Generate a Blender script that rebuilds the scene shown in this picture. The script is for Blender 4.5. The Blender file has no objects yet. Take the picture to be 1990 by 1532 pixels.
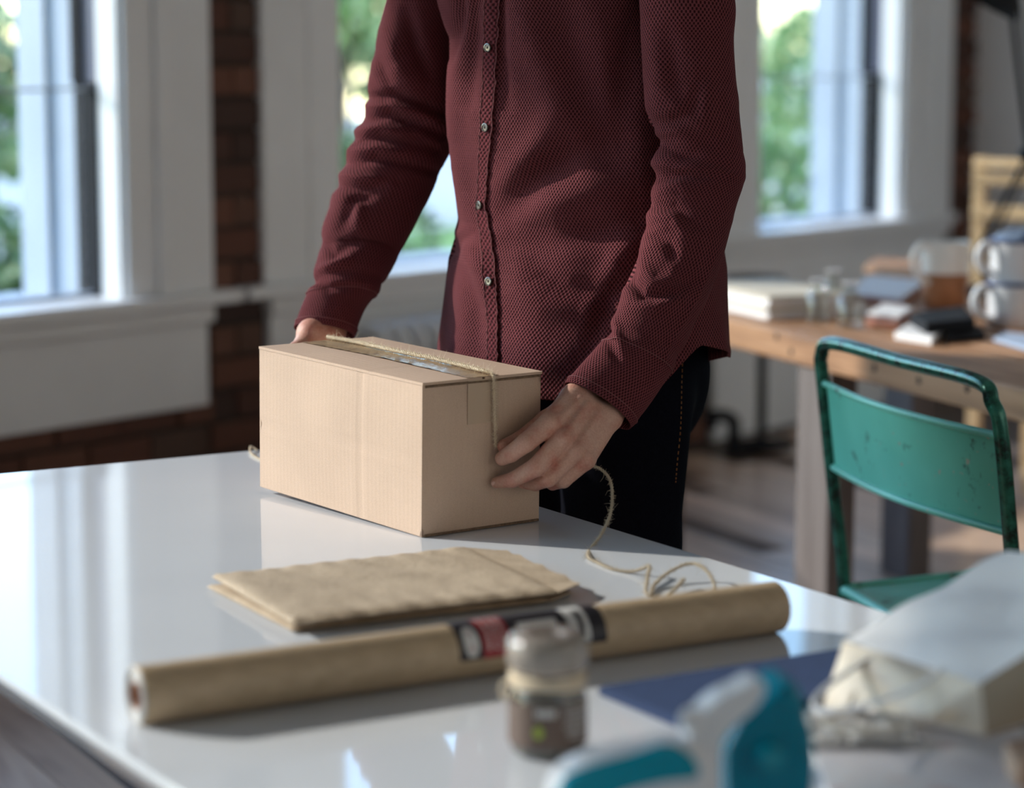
import bpy, bmesh, math, random
import numpy as np
from mathutils import Vector, Matrix
sc = bpy.context.scene
random.seed(7); np.random.seed(7)
rng = np.random.RandomState(11)

# ------------------------------------------------------------------ camera
F = 4700.0; TH = math.atan(666.0/4700.0); CAMZ = 1.35
cam = bpy.data.cameras.new('camera'); camo = bpy.data.objects.new('camera', cam); sc.collection.objects.link(camo)
camo.location = (0, 0, CAMZ); camo.rotation_euler = (math.pi/2-TH, 0, 0)
cam.sensor_width = 36.0; cam.lens = 36.0*F/1990.0
cam.clip_end = 400
cam.dof.use_dof = True; cam.dof.focus_distance = 3.17; cam.dof.aperture_fstop = 2.6
sc.camera = camo
# ------------------------------------------------------------------ world, sun
SUN_AZ = math.radians(19); SUN_EL = math.radians(25)
SUN = Vector((-math.cos(SUN_AZ)*math.cos(SUN_EL), math.sin(SUN_AZ)*math.cos(SUN_EL), math.sin(SUN_EL)))
w = bpy.data.worlds.new('world'); sc.world = w; w.use_nodes = True
nt = w.node_tree; bg = nt.nodes['Background']
sky = nt.nodes.new('ShaderNodeTexSky'); sky.sky_type = 'NISHITA'; sky.sun_disc = False
sky.sun_elevation = SUN_EL; sky.sun_rotation = math.atan2(SUN.x, SUN.y); sky.dust_density = 0.15; sky.air_density = 1.0; sky.ozone_density = 2.5
nt.links.new(sky.outputs[0], bg.inputs[0]); bg.inputs[1].default_value = 0.75
sl = bpy.data.lights.new('sun', 'SUN'); sl.energy = 4.3; sl.angle = math.radians(1.2); sl.color = (1.0, 0.92, 0.84)
so = bpy.data.objects.new('sun', sl); sc.collection.objects.link(so)
so.rotation_euler = SUN.to_track_quat('Z', 'Y').to_euler(); so.location = (-6, 6, 8)
sc.view_settings.view_transform = 'Standard'; sc.view_settings.look = 'None'
sc.view_settings.exposure = 0.35; sc.view_settings.gamma = 1.0; sc.view_settings.use_curve_mapping = False
sc.cycles.max_bounces = 8; sc.cycles.diffuse_bounces = 4; sc.cycles.glossy_bounces = 4; sc.cycles.transmission_bounces = 8
sc.cycles.transparent_max_bounces = 12; sc.cycles.caustics_reflective = False; sc.cycles.caustics_refractive = False
sc.cycles.sample_clamp_indirect = 4.0

def ray(u, v):
    x = (u-995.0)/F; y = -(v-766.0)/F
    return Vector((x, math.cos(TH)+y*math.sin(TH), -math.sin(TH)+y*math.cos(TH)))
C0 = Vector((0, 0, CAMZ))
def gz(u, v, z=0.75):
    r = ray(u, v); return C0+r*((z-CAMZ)/r.z)
def gy(u, v, Y):
    r = ray(u, v); return C0+r*(Y/r.y)
def proj(p):
    dx = p[0]; dy = p[1]; dz = p[2]-CAMZ
    c, s = math.cos(TH), math.sin(TH)
    dep = dy*c-dz*s; up = dy*s+dz*c
    return 995+F*dx/dep, 766-F*up/dep
def projA(P):
    c, s = math.cos(TH), math.sin(TH)
    dz = P[:, 2]-CAMZ; dep = P[:, 1]*c-dz*s; up = P[:, 1]*s+dz*c
    return 995+F*P[:, 0]/dep, 766-F*up/dep
V = Vector
# window wall frame
WA = math.radians(38.71)
D = V((math.sin(WA), math.cos(WA), 0)); N = V((D.y, -D.x, 0)); UZ = V((0, 0, 1))
P0 = gz(0, 612, 0.712) - N*0.07; P0.z = 0
def W(t, s, z): return P0+D*t+N*s+UZ*z
def wt(u, s=0.0):
    r = ray(u, 300); o = P0+N*s
    k = N.dot(o-V((0, 0, 0)))/N.dot(r); p = r*k
    return (p-P0).dot(D)
# fill area lights added to brighten the room; no such sources stand there
def area(name, loc, target, sx, sy, power, col):
    l = bpy.data.lights.new(name, 'AREA'); l.shape = 'RECTANGLE'; l.size = sx; l.size_y = sy; l.energy = power; l.color = col
    o = bpy.data.objects.new(name, l); sc.collection.objects.link(o); o.location = loc
    o.rotation_euler = (V(target)-V(loc)).to_track_quat('-Z', 'Y').to_euler(); return o
area('rear_fill_light', W(-2.0, 8.6, 1.9), W(-2.0, 0, 1.2), 5.0, 1.9, 26, (1.0, 0.95, 0.89))  # added fill for the room's ambient level; the rear wall has no opening
area('end_wall_fill_light', W(2.2, 6.5, 2.2), W(4.9, 2.5, 1.2), 2.0, 1.7, 16, (0.95, 0.97, 1.0))  # added to brighten the end wall, hangs free in the room
def portal(t0, t1):
    l = bpy.data.lights.new('window_portal', 'AREA'); l.shape = 'RECTANGLE'; l.size = t1-t0; l.size_y = 2.1
    l.cycles.is_portal = True
    o = bpy.data.objects.new('window_portal', l); sc.collection.objects.link(o); o.location = W((t0+t1)/2, -0.42, 1.76)
    o.rotation_euler = N.to_track_quat('-Z', 'Y').to_euler()

# ------------------------------------------------------------------ materials
def srgb(r, g, b):
    def f(c):
        c /= 255.0
        return c/12.92 if c <= 0.04045 else ((c+0.055)/1.055)**2.4
    return (f(r), f(g), f(b))
class M:
    """small node-tree helper"""
    def __init__(s, name, col=(.8, .8, .8), rough=.5, metal=0, spec=.5):
        s.m = bpy.data.materials.new(name); s.m.use_nodes = True; s.t = s.m.node_tree
        s.b = s.t.nodes['Principled BSDF']
        s.b.inputs['Base Color'].default_value = (*col[:3], 1); s.b.inputs['Roughness'].default_value = rough
        s.b.inputs['Metallic'].default_value = metal; s.b.inputs['Specular IOR Level'].default_value = spec
    def n(s, typ, **kw):
        x = s.t.nodes.new('ShaderNode'+typ)
        for k, v in kw.items():
            if k.startswith('i_'):
                key = k[2:]; key = int(key) if key.isdigit() else key.replace('_', ' ')
                x.inputs[key].default_value = v
            else: setattr(x, k, v)
        return x
    def l(s, a, b): s.t.links.new(a, b)
    def coord(s, kind='Object', scale=(1, 1, 1), rot=(0, 0, 0)):
        c = s.n('TexCoord'); mp = s.n('Mapping'); s.l(c.outputs[kind], mp.inputs[0])
        mp.inputs['Scale'].default_value = scale; mp.inputs['Rotation'].default_value = rot; return mp.outputs[0]
    def noise(s, vec, scale, detail=4, rough=.5, dist=0):
        x = s.n('TexNoise'); x.inputs['Scale'].default_value = scale; x.inputs['Detail'].default_value = detail
        x.inputs['Roughness'].default_value = rough; x.inputs['Distortion'].default_value = dist
        s.l(vec, x.inputs['Vector']); return x.outputs['Fac']
    def ramp(s, fac, stops):
        x = s.n('ValToRGB'); e = x.color_ramp.elements
        while len(e) < len(stops): e.new(.5)
        for i, (p, c) in enumerate(stops):
            e[i].position = p; e[i].color = (*c[:3], 1)
        s.l(fac, x.inputs[0]); return x.outputs[0]
    def math(s, op, a, b=None):
        x = s.n('Math', operation=op)
        for i, q in enumerate((a, b)):
            if q is None: continue
            if isinstance(q, (int, float)): x.inputs[i].default_value = q
            else: s.l(q, x.inputs[i])
        return x.outputs[0]
    def mixc(s, fac, a, b, mode='MIX'):
        x = s.n('Mix', data_type='RGBA', blend_type=mode)
        for i, q in ((0, fac), (6, a), (7, b)):
            if isinstance(q, (int, float)): x.inputs[i].default_value = q
            elif isinstance(q, tuple): x.inputs[i].default_value = (*q[:3], 1)
            else: s.l(q, x.inputs[i])
        return x.outputs[2]
    def color(s, o): s.l(o, s.b.inputs['Base Color'])
    def bump(s, h, dist=.001, strength=1.0):
        x = s.n('Bump'); x.inputs['Distance'].default_value = dist; x.inputs['Strength'].default_value = strength
        s.l(h, x.inputs['Height']); s.l(x.outputs[0], s.b.inputs['Normal'])
def plain(name, col, rough=.5, metal=0, var=.12, scale=8, bump=0, spec=.5):
    m = M(name, col, rough, metal, spec); v = m.coord()
    f = m.noise(v, scale)
    a = tuple(c*(1-var) for c in col); b = tuple(min(1, c*(1+var)) for c in col)
    m.color(m.ramp(f, [(.3, a), (.7, b)]))
    if bump: m.bump(m.noise(v, scale*6), bump)
    return m.m
def wood(name, c1, c2, c3, rough=.5, grain=(2, 30, 30), bump=.0008):
    m = M(name, c2, rough); v = m.coord(scale=grain)
    oi = m.n('ObjectInfo'); va = m.n('VectorMath', operation='ADD'); m.l(v, va.inputs[0])
    cx = m.n('CombineXYZ'); m.l(m.math('MULTIPLY', oi.outputs['Random'], 37.0), cx.inputs[0]); m.l(m.math('MULTIPLY', oi.outputs['Random'], 11.0), cx.inputs[1])
    m.l(cx.outputs[0], va.inputs[1])
    f = m.noise(va.outputs[0], 1.0, 8, .6, 1.2)
    base = m.ramp(f, [(.3, c1), (.52, c2), (.75, c3)])
    tint = m.math('ADD', m.math('MULTIPLY', oi.outputs['Random'], .5), .72)
    x = m.n('Mix', data_type='RGBA', blend_type='MULTIPLY'); x.inputs[0].default_value = 1
    m.l(base, x.inputs[6]); cc = m.n('CombineXYZ')
    for i in range(3): m.l(tint, cc.inputs[i])
    m.l(cc.outputs[0], x.inputs[7]); m.color(x.outputs[2]); m.bump(f, bump); return m.m
MT = {}
MT['white_paint'] = plain('white_paint', (.83, .825, .82), .4, var=.04, scale=3)
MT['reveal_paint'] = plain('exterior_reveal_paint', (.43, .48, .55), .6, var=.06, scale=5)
MT['plaster'] = plain('plaster', (.78, .775, .77), .8, var=.04, scale=2)
MT['ceiling'] = plain('ceiling_plaster', (.75, .75, .74), .8, var=.03, scale=2)
MT['black_metal'] = plain('black_metal', (.010, .011, .014), .75, var=.3, spec=.2)
MT['sash_track'] = plain('sash_track', (.10, .10, .16), .45, var=.1)
MT['mortar'] = plain('mortar', (.05, .038, .03), .95, var=.25, scale=20, bump=.004)
def mk_brick():
    m = M('brick_clay', (.07, .03, .02), .9); v = m.coord(); oi = m.n('ObjectInfo')
    c = m.ramp(oi.outputs['Random'], [(0, (.05, .026, .02)), (.35, (.14, .05, .03)), (.7, (.20, .08, .048)), (1, (.10, .058, .042))])
    f = m.noise(v, 30, 6); m.color(m.mixc(m.math('MULTIPLY', f, .5), c, (.05, .035, .028))); m.bump(f, .004); return m.m
MT['brick'] = mk_brick()
def mk_floor(name, texture=False):
    return wood(name, (.38, .235, .16), (.64, .45, .33), (.84, .65, .50), .30, (1.2, 14, 14), .0006)
MT['plank'] = mk_floor('floor_plank_wood')
MT['floor_base'] = plain('floor_base', (.11, .075, .055), .6, var=.2)
MT['bench_wood'] = wood('bench_wood', (.22, .10, .045), (.45, .235, .115), (.62, .37, .21), .55, (1.5, 22, 22), .001)
MT['leg_wood'] = wood('leg_wood', (.11, .088, .08), (.16, .132, .122), (.21, .18, .17), .6, (20, 20, 1.5))
MT['pale_wood'] = wood('pale_wood', (.50, .33, .17), (.66, .47, .26), (.78, .58, .36), .5, (2, 20, 20))
def mk_table():
    m = M('white_lacquer', (.66, .685, .73), .035, spec=.33); v = m.coord()
    f = m.noise(v, 5, 2); m.color(m.ramp(f, [(.3, (.645, .67, .715)), (.7, (.665, .69, .735))]))
    m.bump(m.noise(v, 40, 2), .00004, .5)
    s = m.noise(m.coord(scale=(1, 60, 60)), 6, 3); m.l(m.ramp(s, [(.4, (.035,)*3), (.9, (.08,)*3)]), m.b.inputs['Roughness'])
    return m.m
MT['table'] = mk_table()
def mk_card(name, col, lines=220):
    m = M(name, col, .85, spec=.15); u = m.n('TexCoord').outputs['UV']
    w = m.n('TexWave', wave_type='BANDS', bands_direction='X'); w.inputs['Scale'].default_value = lines/6.28*1.0
    w.inputs['Distortion'].default_value = 1.0; w.inputs['Detail'].default_value = 1; w.inputs['Detail Scale'].default_value = .3
    m.l(u, w.inputs['Vector'])
    nf = m.noise(m.coord(scale=(1, 1, 1)), 700, 3, .7); big = m.noise(m.coord(), 9, 3)
    c = m.ramp(big, [(.3, tuple(x*.94 for x in col)), (.7, tuple(min(1, x*1.05) for x in col))])
    c = m.mixc(.18, c, m.ramp(nf, [(.35, tuple(x*.6 for x in col)), (.65, tuple(min(1, x*1.35) for x in col))]))
    m.color(c); h = m.math('ADD', m.math('MULTIPLY', w.outputs['Fac'], .6), m.math('MULTIPLY', nf, .5)); m.bump(h, .00018, .9); return m.m
CARD = (.56, .405, .305)
MT['cardboard'] = mk_card('cardboard', CARD)
MT['card_edge'] = plain('cardboard_edge', (.16, .10, .06), .9, scale=300, var=.4)
def mk_tape():
    m = M('packing_tape', (.60, .46, .28), .20, .15, spec=.6); v = m.coord(); m.bump(m.noise(m.coord(scale=(25, 160, 40)), 3, 4), .0022, .55)
    m.b.inputs['Specular Tint'].default_value = (1, .85, .6, 1)  # warmth of the sun glint put into the specular colour
    f = m.noise(v, 30, 3); m.color(m.ramp(f, [(.35, (.30, .22, .15)), (.65, (.50, .36, .22))])); return m.m
MT['tape'] = mk_tape()
def mk_kraft():
    m = M('kraft_paper', (.50, .385, .275), .8, spec=.2); v = m.coord()
    f = m.noise(m.coord(scale=(1, 1, 1)), 260, 4, .7); g = m.noise(v, 14, 4)
    c = m.ramp(g, [(.3, (.43, .335, .24)), (.7, (.53, .42, .305))]); c = m.mixc(.15, c, m.ramp(f, [(.4, (.2, .15, .1)), (.6, (.7, .55, .42))]))
    m.color(c); m.bump(m.math('ADD', m.math('ADD', m.math('MULTIPLY', f, .12), g), m.math('MULTIPLY', m.noise(m.coord(scale=(1, 1.8, 1)), 55, 4, .6, 1.0), .5)), .0035, .7); return m.m
MT['kraft'] = mk_kraft()
def mk_roll():
    m = M('roll_kraft', (.50, .375, .25), .45, spec=.35); f = m.noise(m.coord(scale=(3, 60, 60)), 2, 4)
    m.color(m.ramp(f, [(.3, (.44, .325, .205)), (.7, (.54, .40, .26))])); m.bump(m.noise(m.coord(scale=(4, 1, 1)), 6, 3), .0015, .4); return m.m
MT['roll'] = mk_roll()
def mk_twine(q=1.0):
    m = M('jute', (.50, .39, .27), .9, spec=.1); u = m.n('TexCoord').outputs['UV']
    w = m.n('TexWave', wave_type='BANDS', bands_direction='DIAGONAL'); w.inputs['Scale'].default_value = .5; m.l(u, w.inputs['Vector'])
    f = m.noise(m.coord(), 600, 3)
    m.color(m.mixc(m.math('MULTIPLY', f, .8), tuple(q*x for x in (.86, .74, .58)), tuple(q*x for x in (.50, .39, .26)))); m.bump(w.outputs['Fac'], .0006); return m.m
MT['twine'] = mk_twine()  # pale: sunlit look of the box-top strand put into the colour
MT['twine_dark'] = mk_twine(.66)  # darker copy of the same jute, without the sunlit paleness
def mk_cloth(name, c_hi, c_lo, pu=.0044, pv=.0046, amp=.0009):
    m = M(name, c_hi, .92, spec=.08); uv = m.n('TexCoord').outputs['UV']; sp = m.n('SeparateXYZ'); m.l(uv, sp.inputs[0])
    wob = m.noise(uv, 260, 2)
    su = m.math('SINE', m.math('ADD', m.math('MULTIPLY', sp.outputs[0], 2*math.pi/pu/1.0), m.math('MULTIPLY', wob, 1.0)))
    sv = m.math('SINE', m.math('MULTIPLY', sp.outputs[1], 2*math.pi/pv))
    p = m.math('MULTIPLY', su, sv)                       # staggered dots of the dobby weave
    h = m.math('ADD', m.math('MULTIPLY', p, .5), .5)
    fine = m.noise(uv, 2200, 2)
    big = m.noise(m.coord(), 7, 3)
    c = m.ramp(h, [(.28, c_lo), (.58, c_hi)])
    c = m.mixc(.15, c, m.ramp(fine, [(.4, tuple(x*.45 for x in c_hi)), (.65, tuple(x*1.5 for x in c_hi))]))
    c = m.mixc(1.0, c, m.ramp(big, [(.3, (.9, .9, .9)), (.7, (1.08, 1.06, 1.06))]), 'MULTIPLY')
    m.color(c); m.bump(m.math('ADD', h, m.math('MULTIPLY', fine, .15)), amp, .9)
    m.b.inputs['Sheen Weight'].default_value = .03; m.b.inputs['Sheen Roughness'].default_value = .5
    m.b.inputs['Sheen Tint'].default_value = (.9, .6, .65, 1); return m.m
MT['shirt'] = mk_cloth('burgundy_dobby', (.178, .046, .053), (.010, .002, .003), .0050, .0072, .0016)
MT['placket'] = mk_cloth('burgundy_placket', (.150, .034, .041), (.015, .003, .004), .0062, .0084, .0022)
MT['thread'] = plain('burgundy_thread', (.16, .045, .05), .9)
MT['denim'] = plain('dark_denim', (.0045, .005, .009), .95, var=.3, scale=300, spec=.03)
MT['stitch'] = plain('orange_thread', (.30, .12, .03), .8)
def mk_skin():
    m = M('skin', (.55, .31, .24), .5, spec=.35); v = m.coord(); f = m.noise(v, 38, 3); g = m.noise(v, 420, 3)
    c = m.ramp(f, [(.32, (.50, .20, .15)), (.5, (.56, .31, .235)), (.75, (.60, .37, .29))])
    m.color(m.mixc(.12, c, m.ramp(g, [(.4, (.3, .14, .1)), (.6, (.8, .5, .4))]))); m.bump(m.math('ADD', g, m.math('MULTIPLY', f, 1.5)), .0007, .6)
    m.b.inputs['Subsurface Weight'].default_value = .12; m.b.inputs['Subsurface Radius'].default_value = (.01, .004, .002); m.b.inputs['Subsurface Scale'].default_value = .4
    return m.m
MT['skin'] = mk_skin()
MT['hair'] = plain('brown_hair', (.05, .03, .018), .6, scale=90, var=.5)
MT['nail'] = plain('nail', (.62, .40, .34), .3)
MT['leather'] = plain('shoe_leather', (.06, .03, .018), .4)
def mk_button():
    m = M('horn_button', (.16, .14, .12), .18, spec=.7); f = m.noise(m.coord(), 500, 2); m.color(m.ramp(f, [(.3, (.03, .027, .025)), (.7, (.16, .14, .12))])); return m.m
MT['button'] = mk_button()
MT['dark'] = plain('dark_hole', (.02, .012, .008), .9)
MT['navy'] = plain('navy_paper', (.020, .045, .125), .8, var=.08, scale=60)
MT['bag_white'] = plain('white_bag_paper', (.88, .87, .88), .6, var=.03, scale=6, bump=.002)
MT['bag_inside'] = plain('cream_bag_lining', (.82, .72, .59), .7, var=.04)
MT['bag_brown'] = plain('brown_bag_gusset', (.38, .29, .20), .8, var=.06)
MT['paper'] = plain('white_paper', (.86, .85, .86), .7, var=.03, scale=12)
MT['paper_cream'] = plain('cream_page', (.66, .60, .50), .8, var=.08, scale=90)
MT['white_plastic'] = plain('white_plastic', (.84, .83, .85), .22, var=.03)
def trans(name, col, rough=.08, t=.6, ior=1.45):
    m = M(name, col, rough); m.b.inputs['Transmission Weight'].default_value = t; m.b.inputs['IOR'].default_value = ior
    f = m.noise(m.coord(), 4, 2); m.color(m.ramp(f, [(.3, tuple(c*.95 for c in col)), (.7, col)])); return m.m
MT['teal_plastic'] = trans('teal_plastic', (.0, .32, .44), .10, .1)
MT['teal_drum'] = trans('teal_tape_drum', (.0, .27, .40), .07, .15)
MT['glass_body'] = trans('jar_glass', (.80, .74, .66), .06, .85)
def mk_pane():
    m = bpy.data.materials.new('window_glass'); m.use_nodes = True; t = m.node_tree; t.nodes.clear()
    o = t.nodes.new('ShaderNodeOutputMaterial'); a = t.nodes.new('ShaderNodeBsdfTransparent'); a.inputs[0].default_value = (.95, .97, .96, 1)
    b = t.nodes.new('ShaderNodeBsdfGlossy'); b.inputs['Roughness'].default_value = .02; mx = t.nodes.new('ShaderNodeMixShader')
    lw = t.nodes.new('ShaderNodeLayerWeight'); lw.inputs[0].default_value = .5
    pw = t.nodes.new('ShaderNodeMath'); pw.operation = 'POWER'; pw.inputs[1].default_value = 5; t.links.new(lw.outputs['Facing'], pw.inputs[0])
    f = t.nodes.new('ShaderNodeMath'); f.operation = 'MULTIPLY_ADD'; f.inputs[1].default_value = .9; f.inputs[2].default_value = .035; t.links.new(pw.outputs[0], f.inputs[0])
    t.links.new(f.outputs[0], mx.inputs[0]); t.links.new(a.outputs[0], mx.inputs[1]); t.links.new(b.outputs[0], mx.inputs[2]); t.links.new(mx.outputs[0], o.inputs[0]); return m
MT['pane'] = mk_pane()
def mk_clear():
    m = mk_pane(); m.name = 'bottle_glass'; m.node_tree.nodes['Transparent BSDF'].inputs[0].default_value = (.90, .91, .90, 1); [x for x in m.node_tree.nodes if x.type=='MATH' and x.operation=='MULTIPLY_ADD'][0].inputs[2].default_value = .10; return m
MT['bottle'] = mk_clear()
MT['coffee'] = plain('dark_contents', (.045, .022, .012), .7, scale=120, var=.6, bump=.002)
MT['kraft_label'] = plain('brown_jar_label', (.13, .085, .065), .6)
MT['print_white'] = plain('print_white', (.66, .64, .62), .6)
MT['print_green'] = plain('print_green', (.34, .42, .05), .6)
MT['print_black'] = plain('print_black', (.014, .011, .016), .45)
MT['print_red'] = plain('print_red', (.34, .022, .028), .5)
MT['cellophane'] = trans('crinkled_cellophane', (.62, .53, .46), .14, .5)
MT['tan_lid'] = plain('tan_lid', (.50, .40, .32), .35)
def mk_green():
    m = M('green_enamel', (.05, .30, .22), .33, spec=.5); v = m.coord(); f = m.noise(v, 22, 6, .65); g = m.noise(v, 5, 3)
    c = m.ramp(g, [(.3, (.12, .50, .39)), (.7, (.18, .64, .51))])
    c = m.mixc(m.ramp(f, [(.60, (0, 0, 0)), (.68, (.85, .85, .85))]), c, (.03, .09, .065)); c = m.mixc(m.ramp(m.noise(v, 60, 2), [(.70, (0, 0, 0)), (.74, (1, 1, 1))]), c, (.42, .44, .36))
    m.color(c); return m.m
MT['green'] = mk_green()
def mk_green2():
    m = M('worn_green_tube', (.02, .12, .08), .22, .35); v = m.coord(); f = m.noise(v, 35, 5, .7)
    m.color(m.ramp(f, [(.38, (.012, .03, .024)), (.5, (.02, .13, .09)), (.70, (.04, .22, .16)), (.84, (.22, .21, .21))])); return m.m
MT['green_tube'] = mk_green2()
MT['crock_white'] = plain('white_glaze', (.86, .84, .80), .12, var=.04)
MT['terracotta'] = plain('terracotta', (.34, .145, .065), .35, var=.2, scale=30)
MT['enamel_white'] = plain('white_enamel', (.84, .85, .88), .1, var=.03)
MT['enamel_blue'] = plain('blue_rim', (.06, .09, .20), .2)
MT['blue_cloth'] = plain('blue_cloth', (.16, .22, .33), .9, scale=40, var=.25)
MT['red_brown'] = plain('red_brown_leather', (.26, .08, .04), .5)
MT['blue_paper'] = plain('pale_blue_paper', (.42, .52, .70), .7)
MT['leaf'] = [plain('leaf_dark', (.07, .16, .06), .4, var=.4, scale=1), plain('leaf_mid', (.22, .38, .13), .35, var=.3, scale=1), plain('leaf_light', (.60, .70, .36), .35, var=.25, scale=1)]
MT['glint'] = plain('glint', (.88, .85, .82), .6)
MT['bark'] = plain('bark', (.09, .06, .04), .9, scale=30)
MT['paving'] = plain('paving', (.42, .42, .40), .9, var=.1, scale=2)
MT['lawn'] = plain('lawn', (.12, .25, .05), .9, var=.3, scale=3)
MT['stucco'] = plain('pale_stucco', (.62, .60, .56), .9)
MT['teal_wall'] = plain('teal_board', (.16, .42, .44), .7)
MT['pink_wall'] = plain('salmon_render', (.66, .36, .27), .9)
MT['dark_glass'] = plain('dark_glass', (.05, .06, .07), .1)
MT['roof'] = plain('grey_roof', (.10, .09, .095), .8)

# ------------------------------------------------------------------ object helpers
def tag(o, label=None, cat=None, group=None, kind=None):
    if label: o['label'] = label
    if cat: o['category'] = cat
    if group: o['group'] = group
    if kind: o['kind'] = kind
    return o
def empty(name, loc=(0, 0, 0), **kw):
    o = bpy.data.objects.new(name, None); sc.collection.objects.link(o); o.location = loc; o.empty_display_size = .05
    return tag(o, **kw)
def link(name, me, parent=None, mat=None, smooth=False):
    if mat is not None:
        for mm in (mat if isinstance(mat, (list, tuple)) else [mat]): me.materials.append(mm)
    if smooth:
        me.polygons.foreach_set('use_smooth', [True]*len(me.polygons))
    o = bpy.data.objects.new(name, me); sc.collection.objects.link(o)
    if parent is not None:
        o.parent = parent
        # geometry is written in world space: undo the parents' offsets
        off = V((0, 0, 0)); q = parent
        while q is not None: off += q.location; q = q.parent
        me.transform(Matrix.Translation(-off))
    return o
class B:
    def __init__(s): s.v = []; s.f = []; s.mi = []
    def add(s, vs, fs, mi=0):
        o = len(s.v); s.v += [tuple(x) for x in vs]; s.f += [tuple(i+o for i in f) for f in fs]; s.mi += [mi]*len(fs); return s
    def hexa(s, p, mi=0):  # 8 corners: bottom 4 ccw, top 4 ccw
        return s.add(p, [(3, 2, 1, 0), (4, 5, 6, 7), (0, 1, 5, 4), (1, 2, 6, 5), (2, 3, 7, 6), (3, 0, 4, 7)], mi)
    def box(s, o, a, b, c, mi=0):  # origin corner + three edge vectors
        o, a, b, c = V(o), V(a), V(b), V(c)
        return s.hexa([o, o+a, o+a+b, o+b, o+c, o+a+c, o+a+b+c, o+b+c], mi)
    def wbox(s, t0, t1, s0, s1, z0, z1, mi=0):  # box in window-wall frame
        return s.box(W(t0, s0, z0), D*(t1-t0), -N*(s0-s1), UZ*(z1-z0), mi)
    def tube(s, pts, r, seg=10, mi=0, cap=True):
        pts = [V(p) for p in pts]; n = len(pts); rs = r if isinstance(r, (list, tuple)) else [r]*n
        rings = []; up = None
        for i in range(n):
            tg = (pts[min(i+1, n-1)]-pts[max(i-1, 0)]).normalized()
            if up is None:
                up = tg.orthogonal().normalized()
            up = (up-tg*up.dot(tg)); up = up.normalized() if up.length > 1e-6 else tg.orthogonal().normalized()
            sd = tg.cross(up)
            rings.append([pts[i]+(up*math.cos(2*math.pi*k/seg)+sd*math.sin(2*math.pi*k/seg))*rs[i] for k in range(seg)])
        vs = [p for q in rings for p in q]; fs = []
        for i in range(n-1):
            for k in range(seg): fs.append((i*seg+k, i*seg+(k+1) % seg, (i+1)*seg+(k+1) % seg, (i+1)*seg+k))
        if cap: fs.append(tuple(range(seg-1, -1, -1))); fs.append(tuple((n-1)*seg+k for k in range(seg)))
        return s.add(vs, fs, mi)
    def lathe(s, c, prof, seg=40, mi=0, axis=None, close=False):  # prof list of (r, h)
        ax = V(axis).normalized() if axis is not None else UZ; a = ax.orthogonal().normalized(); b = ax.cross(a); c = V(c)
        vs = []; fs = []
        for r, h in prof:
            for k in range(seg):
                th = 2*math.pi*k/seg; vs.append(c+ax*h+(a*math.cos(th)+b*math.sin(th))*r)
        n = len(prof)
        for i in range(n-1 if not close else n):
            j = (i+1) % n
            for k in range(seg): fs.append((i*seg+k, i*seg+(k+1) % seg, j*seg+(k+1) % seg, j*seg+k))
        return s.add(vs, fs, mi)
    def mesh(s, name='m'):
        me = bpy.data.meshes.new(name); me.from_pydata(s.v, [], s.f); me.polygons.foreach_set('material_index', s.mi)
        bm = bmesh.new(); bm.from_mesh(me); bmesh.ops.recalc_face_normals(bm, faces=bm.faces); bm.to_mesh(me); bm.free(); me.update(); return me
    def obj(s, name, mat, parent=None, smooth=False, bevel=0, seg=2, angle=40):
        o = link(name, s.mesh(name), parent, mat, smooth)
        if bevel:
            md = o.modifiers.new('bevel', 'BEVEL'); md.width = bevel; md.segments = seg; md.limit_method = 'ANGLE'; md.angle_limit = math.radians(30)
        if smooth: auto(o, angle)
        return o
def auto(o, angle=40):
    me = o.data; ang = math.radians(angle); bm = bmesh.new(); bm.from_mesh(me)
    for e in bm.edges:
        e.smooth = not (len(e.link_faces) == 2 and e.calc_face_angle(0) > ang)
    bm.to_mesh(me); bm.free()
def catmull(pts, n=8):
    pts = [V(p) for p in pts]; out = []
    for i in range(len(pts)-1):
        p0, p1, p2, p3 = pts[max(i-1, 0)], pts[i], pts[i+1], pts[min(i+2, len(pts)-1)]
        for k in range(n):
            t = k/n; out.append(.5*((2*p1)+(p2-p0)*t+(2*p0-5*p1+4*p2-p3)*t*t+(3*p1-p0-3*p2+p3)*t**3))
    out.append(pts[-1]); return out
def dup(o, loc=None, **kw):
    def cp(x, par):
        c = x.copy(); sc.collection.objects.link(c); c.parent = par
        for ch in list(x.children): cp(ch, c)
        return c
    c = cp(o, None)
    if loc is not None: c.location = loc
    return tag(c, **kw)

# ------------------------------------------------------------------ setting
ROOM_T0, ROOM_T1, ROOM_S, CEIL = -9.0, wt(1886), 9.0, 3.7
tR = {'w1': wt(235), 'w2L': wt(652), 'w3L': wt(1470), 'w3R': wt(1745)}
WINS = [(-8.2, -5.6), (-4.8, -1.85), (tR['w1']-.99, tR['w1']), (tR['w2L'], tR['w2L']+1.45), (tR['w3L'], tR['w3R'])]
ZB, ZT, WTH = 0.70, 2.80, 0.38
b = B()
edges = [ROOM_T0]+[x for p in WINS for x in p]+[ROOM_T1+.4]
b.wbox(ROOM_T0, ROOM_T1+.4, -WTH, 0, -.05, ZB-.02); b.wbox(ROOM_T0, ROOM_T1+.4, -WTH, 0, ZT+.02, CEIL)
for i in range(0, len(edges), 2): b.wbox(edges[i], edges[i+1], -WTH, 0, ZB-.02, ZT+.02)
wall = tag(b.obj('wall_back', MT['mortar']), kind='structure')
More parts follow.
